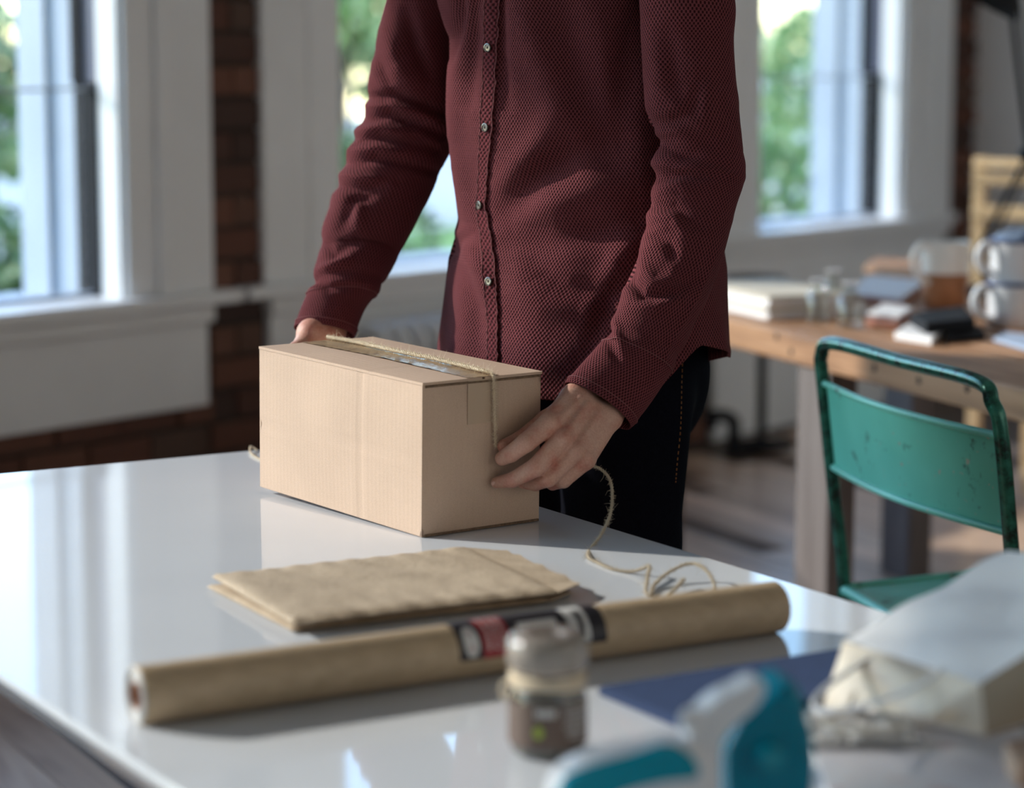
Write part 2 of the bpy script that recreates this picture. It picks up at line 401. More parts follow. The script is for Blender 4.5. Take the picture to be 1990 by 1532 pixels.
def brick_patch(t0, t1, z0, z1):
    ch, bl, g = .088, .205, .012
    k = 0; z = z0
    k = int(round(z0/ch)); z = k*ch
    while z < z1-.02:
        t = math.floor(t0/(bl+g))*(bl+g)-(.5*(bl+g) if k % 2 else 0)
        while t < t1:
            a, c = max(t, t0), min(t+bl, t1)
            if c-a > .02:
                bb = B(); dz = rng.uniform(.004, .014); zt = min(z+ch-g, z1)
                bb.wbox(a, c, -.002, .006+dz, z+.002, zt)
                o = link('brick', bb.mesh('brick'), wall, MT['brick'])
            t += bl+g
        z += ch; k += 1
tC1 = wt(397); CW0 = tC1-tR['w1']; tC2 = wt(497); tA3 = wt(1836)
brick_patch(tC1+.0, tC2, 0, 1.62); brick_patch(-1.0, tC1, 0, .42); brick_patch(tC2, WINS[4][0]-CW0-.03, 0, .42); brick_patch(WINS[3][1]+CW0, WINS[4][0]-CW0, .40, 1.62)
brick_patch(tA3, ROOM_T1, 0, 1.62)
b = B(); b.wbox(tC1, tC2, -.001, .008, 1.62, CEIL); b.wbox(tA3, ROOM_T1, -.001, .008, 1.62, CEIL)
# other walls, floor and ceiling
b = B(); b.box(W(ROOM_T1, -.4, -.05), D*.15, N*(ROOM_S+.6), UZ*(CEIL+.05)); tag(b.obj('wall_right', MT['plaster']), kind='structure')
b = B(); b.box(W(ROOM_T0-.15, -.4, -.05), D*.15, N*(ROOM_S+.6), UZ*(CEIL+.05)); tag(b.obj('wall_left', MT['plaster']), kind='structure')
b = B(); b.box(W(ROOM_T0, ROOM_S, -.05), D*(ROOM_T1-ROOM_T0), N*.15, UZ*(CEIL+.05)); tag(b.obj('wall_front', MT['plaster']), kind='structure')
b = B(); b.box(W(ROOM_T0-.2, -WTH, CEIL), D*(ROOM_T1-ROOM_T0+.6), N*(ROOM_S+.6), UZ*.1); tag(b.obj('ceiling', MT['ceiling']), kind='structure')
b = B(); b.box(W(ROOM_T0-.2, 0, -.10), D*(ROOM_T1-ROOM_T0+.3), N*(ROOM_S+.1), UZ*.082)
floor = tag(b.obj('floor', MT['floor_base']), kind='structure')
# planks
PA = math.radians(27.5); FP = V((-math.sin(PA), math.cos(PA), 0)); FQ = V((math.cos(PA), math.sin(PA), 0))
PW = .105; var = []
for k in range(6):
    bb = B(); L = 1.3+.28*k
    bb.box((0, .001, -.020), (L-.003, 0, 0), (0, PW-.003, 0), (0, 0, .020)); me = bb.mesh('plank'); me.materials.append(MT['plank']); var.append((L, me))
rz = math.atan2(FP.y, FP.x)
for i in range(-8, 52):
    q = i*PW; x = 2.4+rng.uniform(-.9, .3)
    while x < 10.6:
        L, me = var[rng.randint(6)]; c = FQ*q+FP*x; e = c+FP*L
        if min(N.dot(c-P0), N.dot(e-P0)) > .01 and max((c-P0).dot(D), (e-P0).dot(D)) < ROOM_T1-.02:
            o = bpy.data.objects.new('floor_plank', me); sc.collection.objects.link(o); o.parent = floor
            o.location = (c.x, c.y, rng.uniform(-.0008, .0008)); o.rotation_euler = (0, 0, rz)
        x += L
# windows
def make_window(idx, t0, t1, sillL, sillR, caseW, wain=False, apron=True):
    w = empty('window_%d' % idx, W((t0+t1)/2, 0, ZB), kind='structure')
    wp, rp, bk = MT['white_paint'], MT['reveal_paint'], MT['black_metal']
    for sgn, te in ((1, t1), (-1, t0)):
        cw = caseW[1] if sgn > 0 else caseW[0]
        def seg(a, c, s0, s1, z0, z1, name, mat, bev=0):
            bb = B(); lo, hi = sorted((te+sgn*a, te+sgn*c)); bb.wbox(lo, hi, s0, s1, z0, z1); return bb.obj(name, mat, w, bevel=bev)
        seg(0, cw*.40, 0, .020, ZB, ZT+.2, 'casing', wp, .003); seg(cw*.33, cw*.45, .020, .036, ZB, ZT+.2, 'casing_bead', wp, .006)
        seg(cw*.40, cw, 0, .030, ZB, ZT+.2, 'casing', wp, .003)
        seg(-.012, .02, -.072, .001, ZB-.01, ZT, 'jamb', wp)
        seg(-.016, .0, -.160, -.072, ZB-.01, 1.27, 'lower_sash_stile', bk)
        seg(-.010, .0, -.125, -.072, 1.27, ZT, 'sash_track', MT['sash_track'])
        seg(-.020, .0, -.165, -.127, 1.27, ZT, 'upper_sash_stile', bk)
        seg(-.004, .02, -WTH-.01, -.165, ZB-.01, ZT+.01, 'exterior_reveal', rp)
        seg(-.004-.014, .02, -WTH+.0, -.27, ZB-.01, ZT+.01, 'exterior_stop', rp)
    bb = B(); bb.wbox(t0, t1, -WTH, .001, ZT-.012, ZT+.02); bb.obj('head_jamb', wp, w)
    bb = B(); bb.wbox(t0-caseW[0], t1+caseW[1], 0, .035, ZT+.0, ZT+.24); bb.obj('head_casing', wp, w)
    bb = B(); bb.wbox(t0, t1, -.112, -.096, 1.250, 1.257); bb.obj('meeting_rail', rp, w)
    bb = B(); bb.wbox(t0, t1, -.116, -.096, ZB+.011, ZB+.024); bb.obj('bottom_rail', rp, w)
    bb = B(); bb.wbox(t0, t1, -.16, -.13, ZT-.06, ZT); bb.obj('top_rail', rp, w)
    bb = B(); bb.wbox(t0, t1, -.103, -.099, ZB, 1.25); bb.obj('pane', MT['pane'], w)
    bb = B(); bb.wbox(t0, t1, -.148, -.144, 1.25, ZT); bb.obj('pane', MT['pane'], w)
    bb = B(); bb.wbox(t0+.001, t1-.001, -.12, .0, ZB-.035, ZB+.012); bb.wbox(sillL, sillR, 0, .075, ZB-.023, ZB+.012); bb.obj('window_sill', wp, w, bevel=.006)
    bb = B(); bb.wbox(t0, t1, -WTH-.05, -.12, ZB-.05, ZB-.0); bb.obj('exterior_sill', rp, w)
    if apron:
        bb = B(); bb.wbox(t0-caseW[0]*.96, t1+caseW[1]*.98, 0, .045, ZB-.075, ZB-.024); bb.obj('sill_moulding', wp, w, bevel=.012, seg=3)
        bb = B(); bb.wbox(t0-caseW[0]*.93, t1+caseW[1]*.93, 0, .026, .40, ZB-.05); bb.obj('apron', wp, w, bevel=.004)
    if wain:
        bb = B(); bb.wbox(t0-caseW[0]*.93, t1+caseW[1]*.6, 0, .018, -.01, .41); bb.obj('panel', wp, w)
    portal(t0, t1); return w
CW = tC1-tR['w1']
make_window(1, *WINS[2], WINS[2][0]-CW-.1, wt(471, .075), (CW, CW))
make_window(2, *WINS[3], wt(484, .075), WINS[3][1]+CW+.03, (tR['w2L']-tC2, CW))
make_window(3, *WINS[4], WINS[4][0]-CW-.03, wt(1866, .075), (CW, tA3-tR['w3R']), wain=True)
make_window(4, *WINS[1], WINS[1][0]-.36, WINS[1][1]+.36, (CW, CW))  # unseen window, widened to let sun reach box, roll and jar
make_window(5, *WINS[0], WINS[0][0]-.36, WINS[0][1]+.36, (CW, CW))  # unseen window added for more ambient daylight
b = B(); b.box(W(ROOM_T1-.018, .0, 0), D*.018, N*(ROOM_S), UZ*.14); tag(b.obj('baseboard_right', MT['white_paint']), kind='structure')

# ------------------------------------------------------------------ outdoors
b = B(); b.box(W(-40, -60, -.30), D*80, N*(60-WTH-.0), UZ*.1); tag(b.obj('pavement', MT['paving']), kind='structure')
b = B(); b.box(W(-12, -9.0, -.2), D*30, N*5.5, UZ*.03); tag(b.obj('lawn', MT['lawn']), kind='structure')
def shrub(name, c, r, n, mats, label, cat, leaf=.07, trunk=True, group=None, zs=1.0):
    c = V(c); root = empty(name, (c.x, c.y, -.17), label=label, cat=cat, group=group)
    if trunk:
        bb = B(); bb.tube([(c.x, c.y, -.2), (c.x+.04, c.y, c.z*.5), (c.x-.03, c.y, c.z)], [.07*r, .05*r, .03*r], 8)
        for k in range(5):
            a = k*1.3; bb.tube([(c.x, c.y, c.z*.6), (c.x+math.cos(a)*r*.6, c.y+math.sin(a)*r*.6, c.z+r*.3)], [.03*r, .012*r], 6)
        bb.obj('trunk', MT['bark'], root)
    blobs = [V(rng.normal(size=3)).normalized()*rng.uniform(.2, .75)*r for _ in range(9)]
    for k, fr in enumerate((.45, .35, .20)):
        bb = B()
        for _ in range(int(n*fr)):
            o = blobs[rng.randint(9)]; d = V(rng.normal(size=3)).normalized(); p = c+o+d*(r*.45*rng.uniform(.6, 1)); p.z = c.z+(p.z-c.z)*zs
            if p.z < -.18: continue
            a = V(rng.normal(size=3)).normalized()*leaf*rng.uniform(.6, 1.2); q = a.cross(V(rng.normal(size=3))).normalized()*leaf*.32
            bb.add([p-a*.5, p+q, p+a*.6, p-q], [(0, 1, 2, 3)])
        me = bpy.data.meshes.new('leaves'); me.from_pydata(bb.v, [], bb.f); o = link('leaves', me, root, mats[k]); o['kind'] = 'stuff'
    return root
L3 = MT['leaf']
def at(u, Y, z): return (( u-995)/F*Y*.99, Y, z)
t = shrub('garden_shrub', at(20, 9.2, .35), .62, 2600, L3, 'bushy green shrub with white blossoms outside the left window', 'shrub')
bb = B()  # added white balls that blur into bright glints among the leaves
for _ in range(26):
    p = V(at(20, 9.2, .35))+V(rng.normal(size=3)).normalized()*rng.uniform(.45, .62)
    bb.lathe(p, [(0.001, -.03), (.026, -.016), (.032, .0), (.024, .018), (0.001, .03)], 8)
o = bb.obj('glints', MT['glint'], t); o['kind'] = 'stuff'
def glints(par, c, r, n, sz=.03):  # more added white balls, standing in for bright highlights
    bb = B()
    for _ in range(n):
        p = V(c)+V((rng.normal()*r*.5, -abs(rng.normal())*r*.5-r*.2, rng.normal()*r*.55)); bb.lathe(p, [(0.001, -sz), (sz*.8, -sz*.5), (sz, .0), (sz*.75, sz*.6), (0.001, sz)], 8)
    o = bb.obj('glints', MT['glint'], par); o['kind'] = 'stuff'
shrub('leafy_tree', at(-45, 11.5, 1.25), .62, 2400, [L3[1], L3[2], L3[2]], 'yellow-green leafy tree seen at the far left window edge', 'tree', .1)
shrub('garden_shrub', at(690, 12.0, .60), .55, 2200, L3, 'dark green shrub seen left of the person through the middle window', 'shrub')
t3 = shrub('garden_shrub', at(1510, 13.5, .55), .85, 4200, [L3[1], L3[1], L3[2]], 'bright green shrub with white blossoms outside the right window', 'shrub')
glints(t3, at(1510, 13.5, .8), .75, 46)
shrub('leafy_tree', at(1600, 18, 1.1), .75, 2600, [L3[1], L3[2], L3[2]], 'light green tree behind the shrub outside the right window', 'tree', .12)
shrub('clipped_hedge', at(1500, 11.0, .1), .55, 2600, [L3[1], L3[2], L3[2]], 'low pale green hedge just outside the right window', 'hedge', .05, trunk=False, zs=.6)
shrub('leafy_tree', at(660, 17, 1.9), .8, 2200, [L3[1], L3[2], L3[2]], 'yellow-green tree high behind the middle window', 'tree', .14)
for u, Y, zc, rr, lb_ in ((-330, 17, 1.3, 1.2, 'garden tree just left of the photo, beyond the left window'), (-700, 15, 1.0, 1.0, 'smallest garden tree, far left of the photo'), (-1100, 16, 1.6, 1.3, 'tall garden tree at the far left end of the lawn'),
        (760, 24, 1.4, .9, 'distant garden tree behind the raised sleeve, middle window'), (1080, 22, 1.5, 1.3, 'large distant garden tree hidden behind the shirt front'), (1300, 20, 1.2, 1.1, 'garden tree hidden behind the right sleeve')):
    shrub('leafy_tree', at(u, Y, zc), rr, 1500, [L3[1], L3[2], L3[2]], lb_, 'tree', .2, group='garden trees behind the lawn')
def house(name, t0, t1, s0, h, mat, label, wins, roofm=None):
    r = empty(name, W((t0+t1)/2, s0, -.2), label=label, cat='building', group=None)
    bb = B(); bb.wbox(t0, t1, s0-4, s0, -.2, h); bb.obj('facade', mat, r)
    bb = B(); bb.wbox(t0-.3, t1+.3, s0-4.2, s0+.35, h, h+.22); bb.obj('roof', roofm or MT['roof'], r)
    for (a, z0, ww, hh) in wins:
        bb = B(); bb.wbox(a, a+ww, s0-.02, s0+.05, z0, z0+hh); fr = bb.obj('window_frame', MT['white_paint'], r)
        bb = B(); bb.wbox(a+.07, a+ww-.07, s0+.045, s0+.06, z0+.07, z0+hh-.07); bb.obj('window_pane', MT['dark_glass'], fr)
    return r
house('garden_shed', -3.6, 2.2, -8.2, 1.22, MT['teal_wall'], 'teal boarded shed with dark roof beyond the left window', [(-2.0, .2, .7, .8)], MT['roof'])

# ------------------------------------------------------------------ work table
TC = V((-.277, 3.693, 0)); TR_ = V((.513, -.858, 0)).normalized(); TW = V((-TR_.y*-1, 0, 0))
TW = V((TR_.y, -TR_.x, 0)).normalized()          # from right edge to left edge
if TW.x > 0: TW = -TW
TWID, TLEN = .908, 2.75
tab = empty('work_table', TC+TR_*(TLEN/2)+TW*(TWID/2), label='glossy white lacquered work table with the parcel on it', cat='table')
def tp(a, c, z): return TC+TR_*a+TW*c+UZ*z
bb = B()
def slab(z0, z1, i0, i1):
    q = lambda i, z: [tp(i, i, z), tp(TLEN-i, i, z), tp(TLEN-i, TWID-i, z), tp(i, TWID-i, z)]
    bb.hexa(q(i0, z0)+q(i1, z1))
slab(.741, .75, 0, 0); bb.obj('tabletop', MT['table'], tab, bevel=.0015)
bb = B(); slab(.696, .741, .042, .002); bb.obj('apron', MT['table'], tab)
for a, c in ((.12, .12), (TLEN-.12, .12), (.12, TWID-.12), (TLEN-.12, TWID-.12)):
    bb = B(); bb.box(tp(a-.03, c-.03, .0), TR_*.06, TW*.06, UZ*.697); bb.obj('leg', MT['white_paint'], tab, bevel=.003)

# ------------------------------------------------------------------ cardboard box
BF = gz(819, 1045, .7505); BR = gz(1047, 1012, .7505); BL = gz(495, 948, .758)
ew = (BR-BF); WB = ew.length; ew.normalize()
el = (BL-BF); LB = el.length; el = (el-ew*el.dot(ew)).normalized(); eu = ew.cross(el).normalized()
if eu.z < 0: eu = -eu
HB = min((abs(proj(BF+eu*h)[1]-745), h) for h in np.linspace(.15, .23, 161))[1]
boxr = empty('cardboard_box', BF+ew*WB/2+el*LB/2, label='closed brown cardboard box tied with twine on the white table', cat='box')
def bp(a, c, h): return BF+el*a+ew*c+eu*h     # a along length, c across, h up
def uvmesh(o, fn):
    me = o.data; uv = me.uv_layers.new(name='UVMap')
    mw = o.matrix_world; off = V((0, 0, 0)); q = o.parent
    while q is not None: off += q.location; q = q.parent
    for poly in me.polygons:
        for li in poly.loop_indices:
            p = me.vertices[me.loops[li].vertex_index].co+off; uv.data[li].uv = fn(p, poly.normal)
def box_uv(p, n):
    d = p-BF
    if abs(n.dot(ew)) > .7: return (d.dot(el), d.dot(eu))
    if abs(n.dot(el)) > .7: return (d.dot(ew), d.dot(eu))
    return (d.dot(ew), d.dot(el))
T = .0035
def wallpanel(name, o, a, c, h, bow_dir, bow, na=26, nh=14, hole=None):
    """thin corrugated board wall with slight bow and dents"""
    g = B(); vs = []; o = V(o)
    for side in (0, 1):
        for i in range(na+1):
            for j in range(nh+1):
                x, y = i/na, j/nh
                dsp = bow*math.sin(math.pi*x)*math.sin(math.pi*y)+.0006*math.sin(9*x+3*y)*math.sin(math.pi*x)*math.sin(math.pi*y)
                if hole: dsp += hole(x, y)
                vs.append(o+V(a)*x+V(h)*y+V(c)*side+bow_dir*dsp)
    S = (na+1)*(nh+1); fs = []
    for side in (0, 1):
        for i in range(na):
            for j in range(nh):
                k = side*S+i*(nh+1)+j; q = (k, k+nh+1, k+nh+2, k+1); fs.append(q if side else q[::-1])
    def strip(ids):
        for p, q in zip(ids[:-1], ids[1:]): fs.append((p, q, q+S, p+S))
    strip([i*(nh+1) for i in range(na+1)]); strip([i*(nh+1)+nh for i in range(na+1)]); strip(list(range(nh+1))); strip([na*(nh+1)+j for j in range(nh+1)])
    g.add(vs, fs); ob = g.obj(name, MT['cardboard'], boxr, smooth=True); uvmesh(ob, box_uv); return ob
crease = lambda x, y: -.0016*math.exp(-((x-.355)/.010)**2)-.0009*math.exp(-((y-.52+.06*x)/.02)**2)
wallpanel('front_panel', bp(0, 0, .001), el*LB, ew*T, eu*(HB-.004), -ew, .0028, 60, 24, crease)
wallpanel('back_panel', bp(0, WB, .001), el*LB, -ew*T, eu*(HB-.004), ew, .002)
wallpanel('end_panel', bp(0, 0, .001), ew*WB, el*T, eu*(HB-.004), -el, .0015)
wallpanel('end_panel', bp(LB, 0, .001), ew*WB, -el*T, eu*(HB-.004), el, .0015)
wallpanel('bottom_flap', bp(0.001, 0.001, 0), el*(LB-.002), eu*T, ew*(WB-.002), -eu, .0)
wallpanel('top_flap', bp(-.002, -.001, HB-.003), el*(LB+.002), eu*T, ew*(WB*.5-.001), eu, .0022, 50, 12, lambda x, y: -.0006*math.exp(-((x-.30)/.01)**2))
wallpanel('top_flap', bp(-.002, WB+.001, HB-.003), el*(LB+.002), eu*T, -ew*(WB*.5-.001), eu, .0026)
for h, nm in ((HB-.0062, 'flap_edge'), (.0005, 'flap_edge')):   # dark corrugated edge of the minor flaps
    g = B(); g.box(bp(-.0028, .004, h), el*.002, ew*(WB-.006), eu*.0026); g.obj(nm, MT['card_edge'], boxr)
# wrinkled tape over the seam and down the end
g = B(); n1, n2 = 120, 12; vs = []
tw_ = .048
for i in range(n1+1):
    a = -.003+(LB+.003)*i/n1
    for j in range(n2+1):
        c = WB*.5-tw_/2+tw_*j/n2
        x = i/n1; y = (WB*.5-abs(c-WB*.5))/(WB*.5)
        wr = .0009*math.sin(c*900+2.5*math.sin(a*60))*math.exp(-((a-.15)/.075)**2)+.0003*math.sin(a*300+c*400)
        vs.append(bp(a, c, HB-.003+T+.0008+.0024*math.sin(math.pi*x)*math.sin(math.pi*.5*min(1, y*1.0)) + max(-.0003, wr)))
fs = [(i*(n2+1)+j, (i+1)*(n2+1)+j, (i+1)*(n2+1)+j+1, i*(n2+1)+j+1) for i in range(n1) for j in range(n2)]
g.add(vs, fs); g.obj('packing_tape', MT['tape'], boxr, smooth=True, angle=80)
m = M('end_tape', (.50, .37, .265), .3, spec=.4); MT['end_tape'] = m.m; m.bump(m.noise(m.coord(), 60, 3), .0006, .4)
g = B(); g.box(bp(-.0022, WB*.5-tw_/2, HB-.058), el*.0008, ew*tw_, eu*.056); g.obj('tape_end', MT['end_tape'], boxr)

# ------------------------------------------------------------------ twine
def fuzz(bb, pts, n, ln=.006, up=None, r=.00017):
    for _ in range(n):
        i = rng.randint(len(pts)-1); p = pts[i].lerp(pts[i+1], rng.rand()); d = V(rng.normal(size=3)).normalized()
        if up is not None and d.dot(up) < 0: d = -d
        l = ln*rng.uniform(.3, 1.0)*(2.6 if rng.rand() < .05 else 1); q = p+d*l*.5; e = q+(d+V(rng.normal(size=3))*.4).normalized()*l*.5
        bb.tube([p, q, e], [r*1.3, r, r*.6], 3, cap=False)
def twine_mesh(name, pts, parent, r=.0015, nf=200, up=None, ln=.006, mat='twine'):
    pts = [V(p) for p in pts]; g = B(); L = 0
    # two plies twisted round each other
    acc = [0]
    for p, q in zip(pts[:-1], pts[1:]): acc.append(acc[-1]+(q-p).length)
    N2 = max(8, int(acc[-1]/.0011)); dense = []; j = 0
    for k in range(N2+1):
        s = acc[-1]*k/N2
        while j < len(acc)-2 and acc[j+1] < s: j += 1
        f = (s-acc[j])/max(1e-9, acc[j+1]-acc[j]); dense.append(pts[j].lerp(pts[j+1], min(1, f)))
    for ph in (0, math.pi):
        pl = []; upv = None
        for k, p in enumerate(dense):
            tg = (dense[min(k+1, N2)]-dense[max(k-1, 0)]).normalized()
            if upv is None: upv = tg.orthogonal()
            upv = (upv-tg*upv.dot(tg)).normalized(); sd = tg.cross(upv); a = ph+acc[-1]*k/N2/.0075*2*math.pi
            pl.append(p+(upv*math.cos(a)+sd*math.sin(a))*(r(k/N2) if callable(r) else r)*.55)
        g.tube(pl, [(r(k/N2) if callable(r) else r)*.62 for k in range(len(pl))], 6)
    o = g.obj(name, MT[mat], parent, smooth=True, angle=80)
    f = B(); fuzz(f, dense, nf, ln, up); fo = f.obj('stray_fibres', MT[mat], o); fo['kind'] = 'stuff'
    return o
def onface(u, v, off):
    r = ray(u, v); o = BF-el*off; return C0+r*(el.dot(o-C0)/el.dot(r))
tc = WB*.60
twp = []
ztop = HB-.003+T+.0046
for k in range(30):
    a = LB+.002-(LB+.003)*k/29; x = a/LB
    twp.append(bp(a, tc+.004*math.sin(k*.35)*x-.006*(1-x), ztop+.0024*max(0, math.sin(math.pi*x))*math.sin(math.pi*.4)))
twp += [onface(958, 728, .0062), onface(959, 740, .0066)]
endp = onface(963, 868, .0075)
for k in range(1, 8): twp.append(onface(959, 740, .0066).lerp(endp, k/7))
tw = twine_mesh('twine', twp, None, lambda t: .0027 if t < .74 else .0027-.0012*min(1, (t-.74)/.05), 5200, None, .006)
tag(tw, 'taut jute twine running over the box top and down its end', 'twine')
# loose tail on the table
tail_px = [(1150, 906, .79, 3.03), (1166, 911, 0, 3.03), (1184, 930, 0, 3.02), (1190, 960, 0, 3.0), (1186, 1000, 0, 2.97), (1168, 1040, 0, 2.92), (1148, 1066, 0, 2.90)]
tp_ = [gy(u, v, Y) for u, v, _, Y in tail_px]
for u, v, h in [(1143, 1082, .0025), (1160, 1093, .002), (1190, 1106, .002), (1225, 1111, .003), (1250, 1105, .009), (1262, 1101, .013), (1258, 1125, .008), (1255, 1150, .003), (1264, 1156, .002), (1270, 1140, .004), (1292, 1118, .010), (1325, 1100, .017), (1350, 1096, .020), (1372, 1108, .018), (1384, 1125, .012), (1388, 1145, .004), (1370, 1163, .002), (1330, 1166, .002), (1298, 1160, .002), (1312, 1145, .005), (1330, 1126, .010)]:
    tp_.append(gz(u, v, .75+h))
tw2 = twine_mesh('twine', catmull(tp_, 8), None, .0018, 3200, None, .006, 'twine_dark')
tag(tw2, 'loose curling tail of twine dangling from the hand onto the table', 'twine')
g = B(); tw3 = twine_mesh('twine', catmull([gz(500, 876, .752), gz(488, 868, .756), gz(487, 880, .753), gz(500, 890, .752), gz(520, 900, .752)], 6), None, .0014, 60)
tag(tw3, 'short bend of twine peeking out behind the box on its left', 'twine')

# ------------------------------------------------------------------ padded envelopes
def envelope(name, corners, z, th, label, flap, seed):
    """corners: left, near, right, far pixel positions on the top face"""
    r2 = np.random.RandomState(seed)
    c = [gz(u, v, z+th) for u, v in corners]
    root = empty(name, (c[0]+c[1]+c[2]+c[3])/4*1.0, label=label, cat='envelope'); root.location.z = z
    n, m2 = 90, 46; vs = []
    wv = [(r2.uniform(8, 38), r2.uniform(4, 22), r2.uniform(0, 6), r2.uniform(.4, 1)) for _ in range(12)]
    for side in (1, 0):
        for i in range(n+1):
            for j in range(m2+1):
                x, y = i/n, j/m2
                p = (c[1]*(1-x)+c[2]*x)*(1-y)+(c[0]*(1-x)+c[3]*x)*y
                e = min(x*n, (1-x)*n, y*m2, (1-y)*m2); ed = min(1, e/5.0); prof = math.sqrt(max(0, 1-(1-ed)**2))
                wr = sum(a*math.sin(fx*x+fy*y+ph+1.2*math.sin(3*y+ph)) for fx, fy, ph, a in wv)*.00030*prof
                puck = .0011*math.sin(x*60+3*math.sin(y*9))*math.exp(-min(y, 1-y)*9)*prof
                hh = th*.5+(th*.5*prof+wr+puck if side else -th*.5*prof)
                vs.append((p.x, p.y, z+hh))
    S = (n+1)*(m2+1); fs = []
    for side in (0, 1):
        for i in range(n):
            for j in range(m2):
                k = side*S+i*(m2+1)+j; q = (k, k+m2+1, k+m2+2, k+1); fs.append(q if not side else q[::-1])
    g = B(); g.add(vs, fs)
    bm = None; o = g.obj('body', MT['kraft'], root, smooth=True, angle=80)
    # flap at the right end
    g = B(); vs = []; fl = [gz(u, v, z+th*.45) for u, v in flap]; na, nb = 40, 8
    for i in range(na+1):
        x = i/na; a = c[2].lerp(c[3], x); e = fl[0].lerp(fl[1], x)
        for j in range(nb+1):
            y = j/nb; p = a.lerp(e, y*(1+.02*math.sin(x*40)*y)); vs.append((p.x, p.y, z+th*.55*(1-.3*y)+.0012*math.sin(x*22+y*3)*y))
    S = len(vs); vs += [(p[0], p[1], p[2]-.0012) for p in vs]
    fs = []
    for i in range(na):
        for j in range(nb):
            k = i*(nb+1)+j; fs += [(k, k+1, k+nb+2, k+nb+1), (S+k, S+k+nb+1, S+k+nb+2, S+k+1)]
    for i in range(na): k = i*(nb+1)+nb; fs.append((k, k+nb+1, k+nb+1+S, k+S))
    for j in range(nb): fs.append((j, j+S, j+1+S, j+1))
    g.add(vs, fs); g.obj('flap', MT['kraft'], root, smooth=True, angle=60); return root
envelope('padded_envelope', [(400, 1134), (566, 1219), (1070, 1162), (880, 1070)], .7503, .0075, 'lower brown padded envelope under the other one', [(1112, 1150), (960, 1085)], 3)
envelope('padded_envelope', [(410, 1112), (568, 1204), (1085, 1143), (905, 1057)], .7600, .010, 'upper brown padded envelope, creased, lying on the other one', [(1128, 1133), (985, 1068)], 5)

# ------------------------------------------------------------------ kraft paper roll
RR = .0268
ra = gz(266, 1409, .75); rb = gz(1508, 1228, .75)
ra.z = rb.z = .75+RR+.0003; rd = (rb-ra).normalized(); RL = (rb-ra).length
rn = V((rd.y, -rd.x, 0)); rn = -rn if rn.y > 0 else rn      # horizontal normal towards the camera
roll = empty('kraft_paper_roll', (ra+rb)/2, label='long roll of brown kraft paper with a black and red label', cat='paper roll')
g = B(); g.lathe(ra, [(.0125, .0), (RR-.001, 0), (RR, .001), (RR, RL-.001), (RR-.001, RL), (.0125, RL)], 64, axis=rd); g.obj('paper', MT['roll'], roll, smooth=True)
g = B()
for k in range(1, 7):
    rr = .013+(RR-.013)*k/7; g.lathe(ra, [(rr-.0006, -.0006), (rr, -.0012-.0004*(k % 2)), (rr+.0006, -.0006)], 48, axis=rd)
g.lathe(ra, [(.0125, -.0004), (RR-.0012, -.0004)], 48, axis=rd)
g.obj('roll_end', MT['print_white'], roll, smooth=True)
g = B(); g.lathe(ra, [(.0128, -.001), (.0128, RL+.001), (.011, RL+.001), (.011, -.001)], 40, axis=rd, close=True); g.obj('core', MT['terracotta'], roll, smooth=True)
def rollpatch(x0, x1, a0, a1, dr, mat, name, parent, n=24, m2=10):
    """patch on the roll: along x0..x1 (m), angle a from the camera side (0) up to the back"""
    g = B(); vs = []
    for i in range(m2+1):
        for j in range(n+1):
            x = x0+(x1-x0)*i/m2; a = a0+(a1-a0)*j/n; vs.append(ra+rd*x+(rn*math.cos(a)+UZ*math.sin(a))*(RR+dr))
    g.add(vs, [(i*(n+1)+j, (i+1)*(n+1)+j, (i+1)*(n+1)+j+1, i*(n+1)+j+1) for i in range(m2) for j in range(n)])
    return g.obj(name, mat, parent, smooth=True, angle=80)
def rx(u):   # distance along the roll at pixel column u
    best = min(range(0, 1001), key=lambda k: abs(proj(ra+rd*(RL*k/1000)+V((0, 0, 0)))[0]-u)); return RL*best/1000
x0, xr, xb, xw, x3, x1 = rx(868), rx(915), rx(968), rx(1082), rx(1122), rx(1152)
A0, A1 = math.radians(-8), math.radians(150)
lab = rollpatch(x0, x1, A0, A1, .0003, MT['print_black'], 'label', roll, 30, 16)
rollpatch(xr, xb, A0, A1, .0006, MT['print_red'], 'red_panel', lab)
rollpatch(xw, x3, A0+.1, A1, .0006, MT['print_white'], 'white_panel', lab)
rollpatch(xb+.012, xw-.012, A0+.1, math.radians(60), .0006, MT['print_white'], 'white_panel', lab)
rollpatch(x3-.012, x3-.006, math.radians(10), math.radians(75), .0009, MT['print_black'], 'print_line', lab)
# oval emblem, two small crosses inside; rows of small white lettering on the red panel
g = B(); cxm, cam_ = (x0+xr)/2+.001, math.radians(32)
def rp(x, a, dr): return ra+rd*x+(rn*math.cos(a)+UZ*math.sin(a))*(RR+dr)
ring = []; nn = 40
for k in range(nn):
    th = 2*math.pi*k/nn; cx, cy = math.cos(th), math.sin(th)
    ring.append((cx*.0082, max(-.9, min(.9, cy))*.55+(.1*cy)))
vs = [rp(cxm, cam_, .0008)]+[rp(cxm+x, cam_+y, .0008) for x, y in ring]+[rp(cxm+x*.5, cam_+y*.5, .0008) for x, y in ring]
g.add(vs, [(0, 1+nn+k, 1+nn+(k+1) % nn) for k in range(nn)]+[(1+nn+k, 1+k, 1+(k+1) % nn, 1+nn+(k+1) % nn) for k in range(nn)])
g.obj('emblem', MT['print_white'], lab)
g = B()
for dy in (-.28, .28):
    for s in (-1, 1):
        p = [rp(cxm-.0026, cam_+dy-.09*s, .0011), rp(cxm-.0016, cam_+dy-.09*s, .0011), rp(cxm+.0026, cam_+dy+.09*s, .0011), rp(cxm+.0016, cam_+dy+.09*s, .0011)]
        g.add(p, [(0, 1, 2, 3)])
g.obj('emblem_marks', MT['print_red'], lab)
g = B()
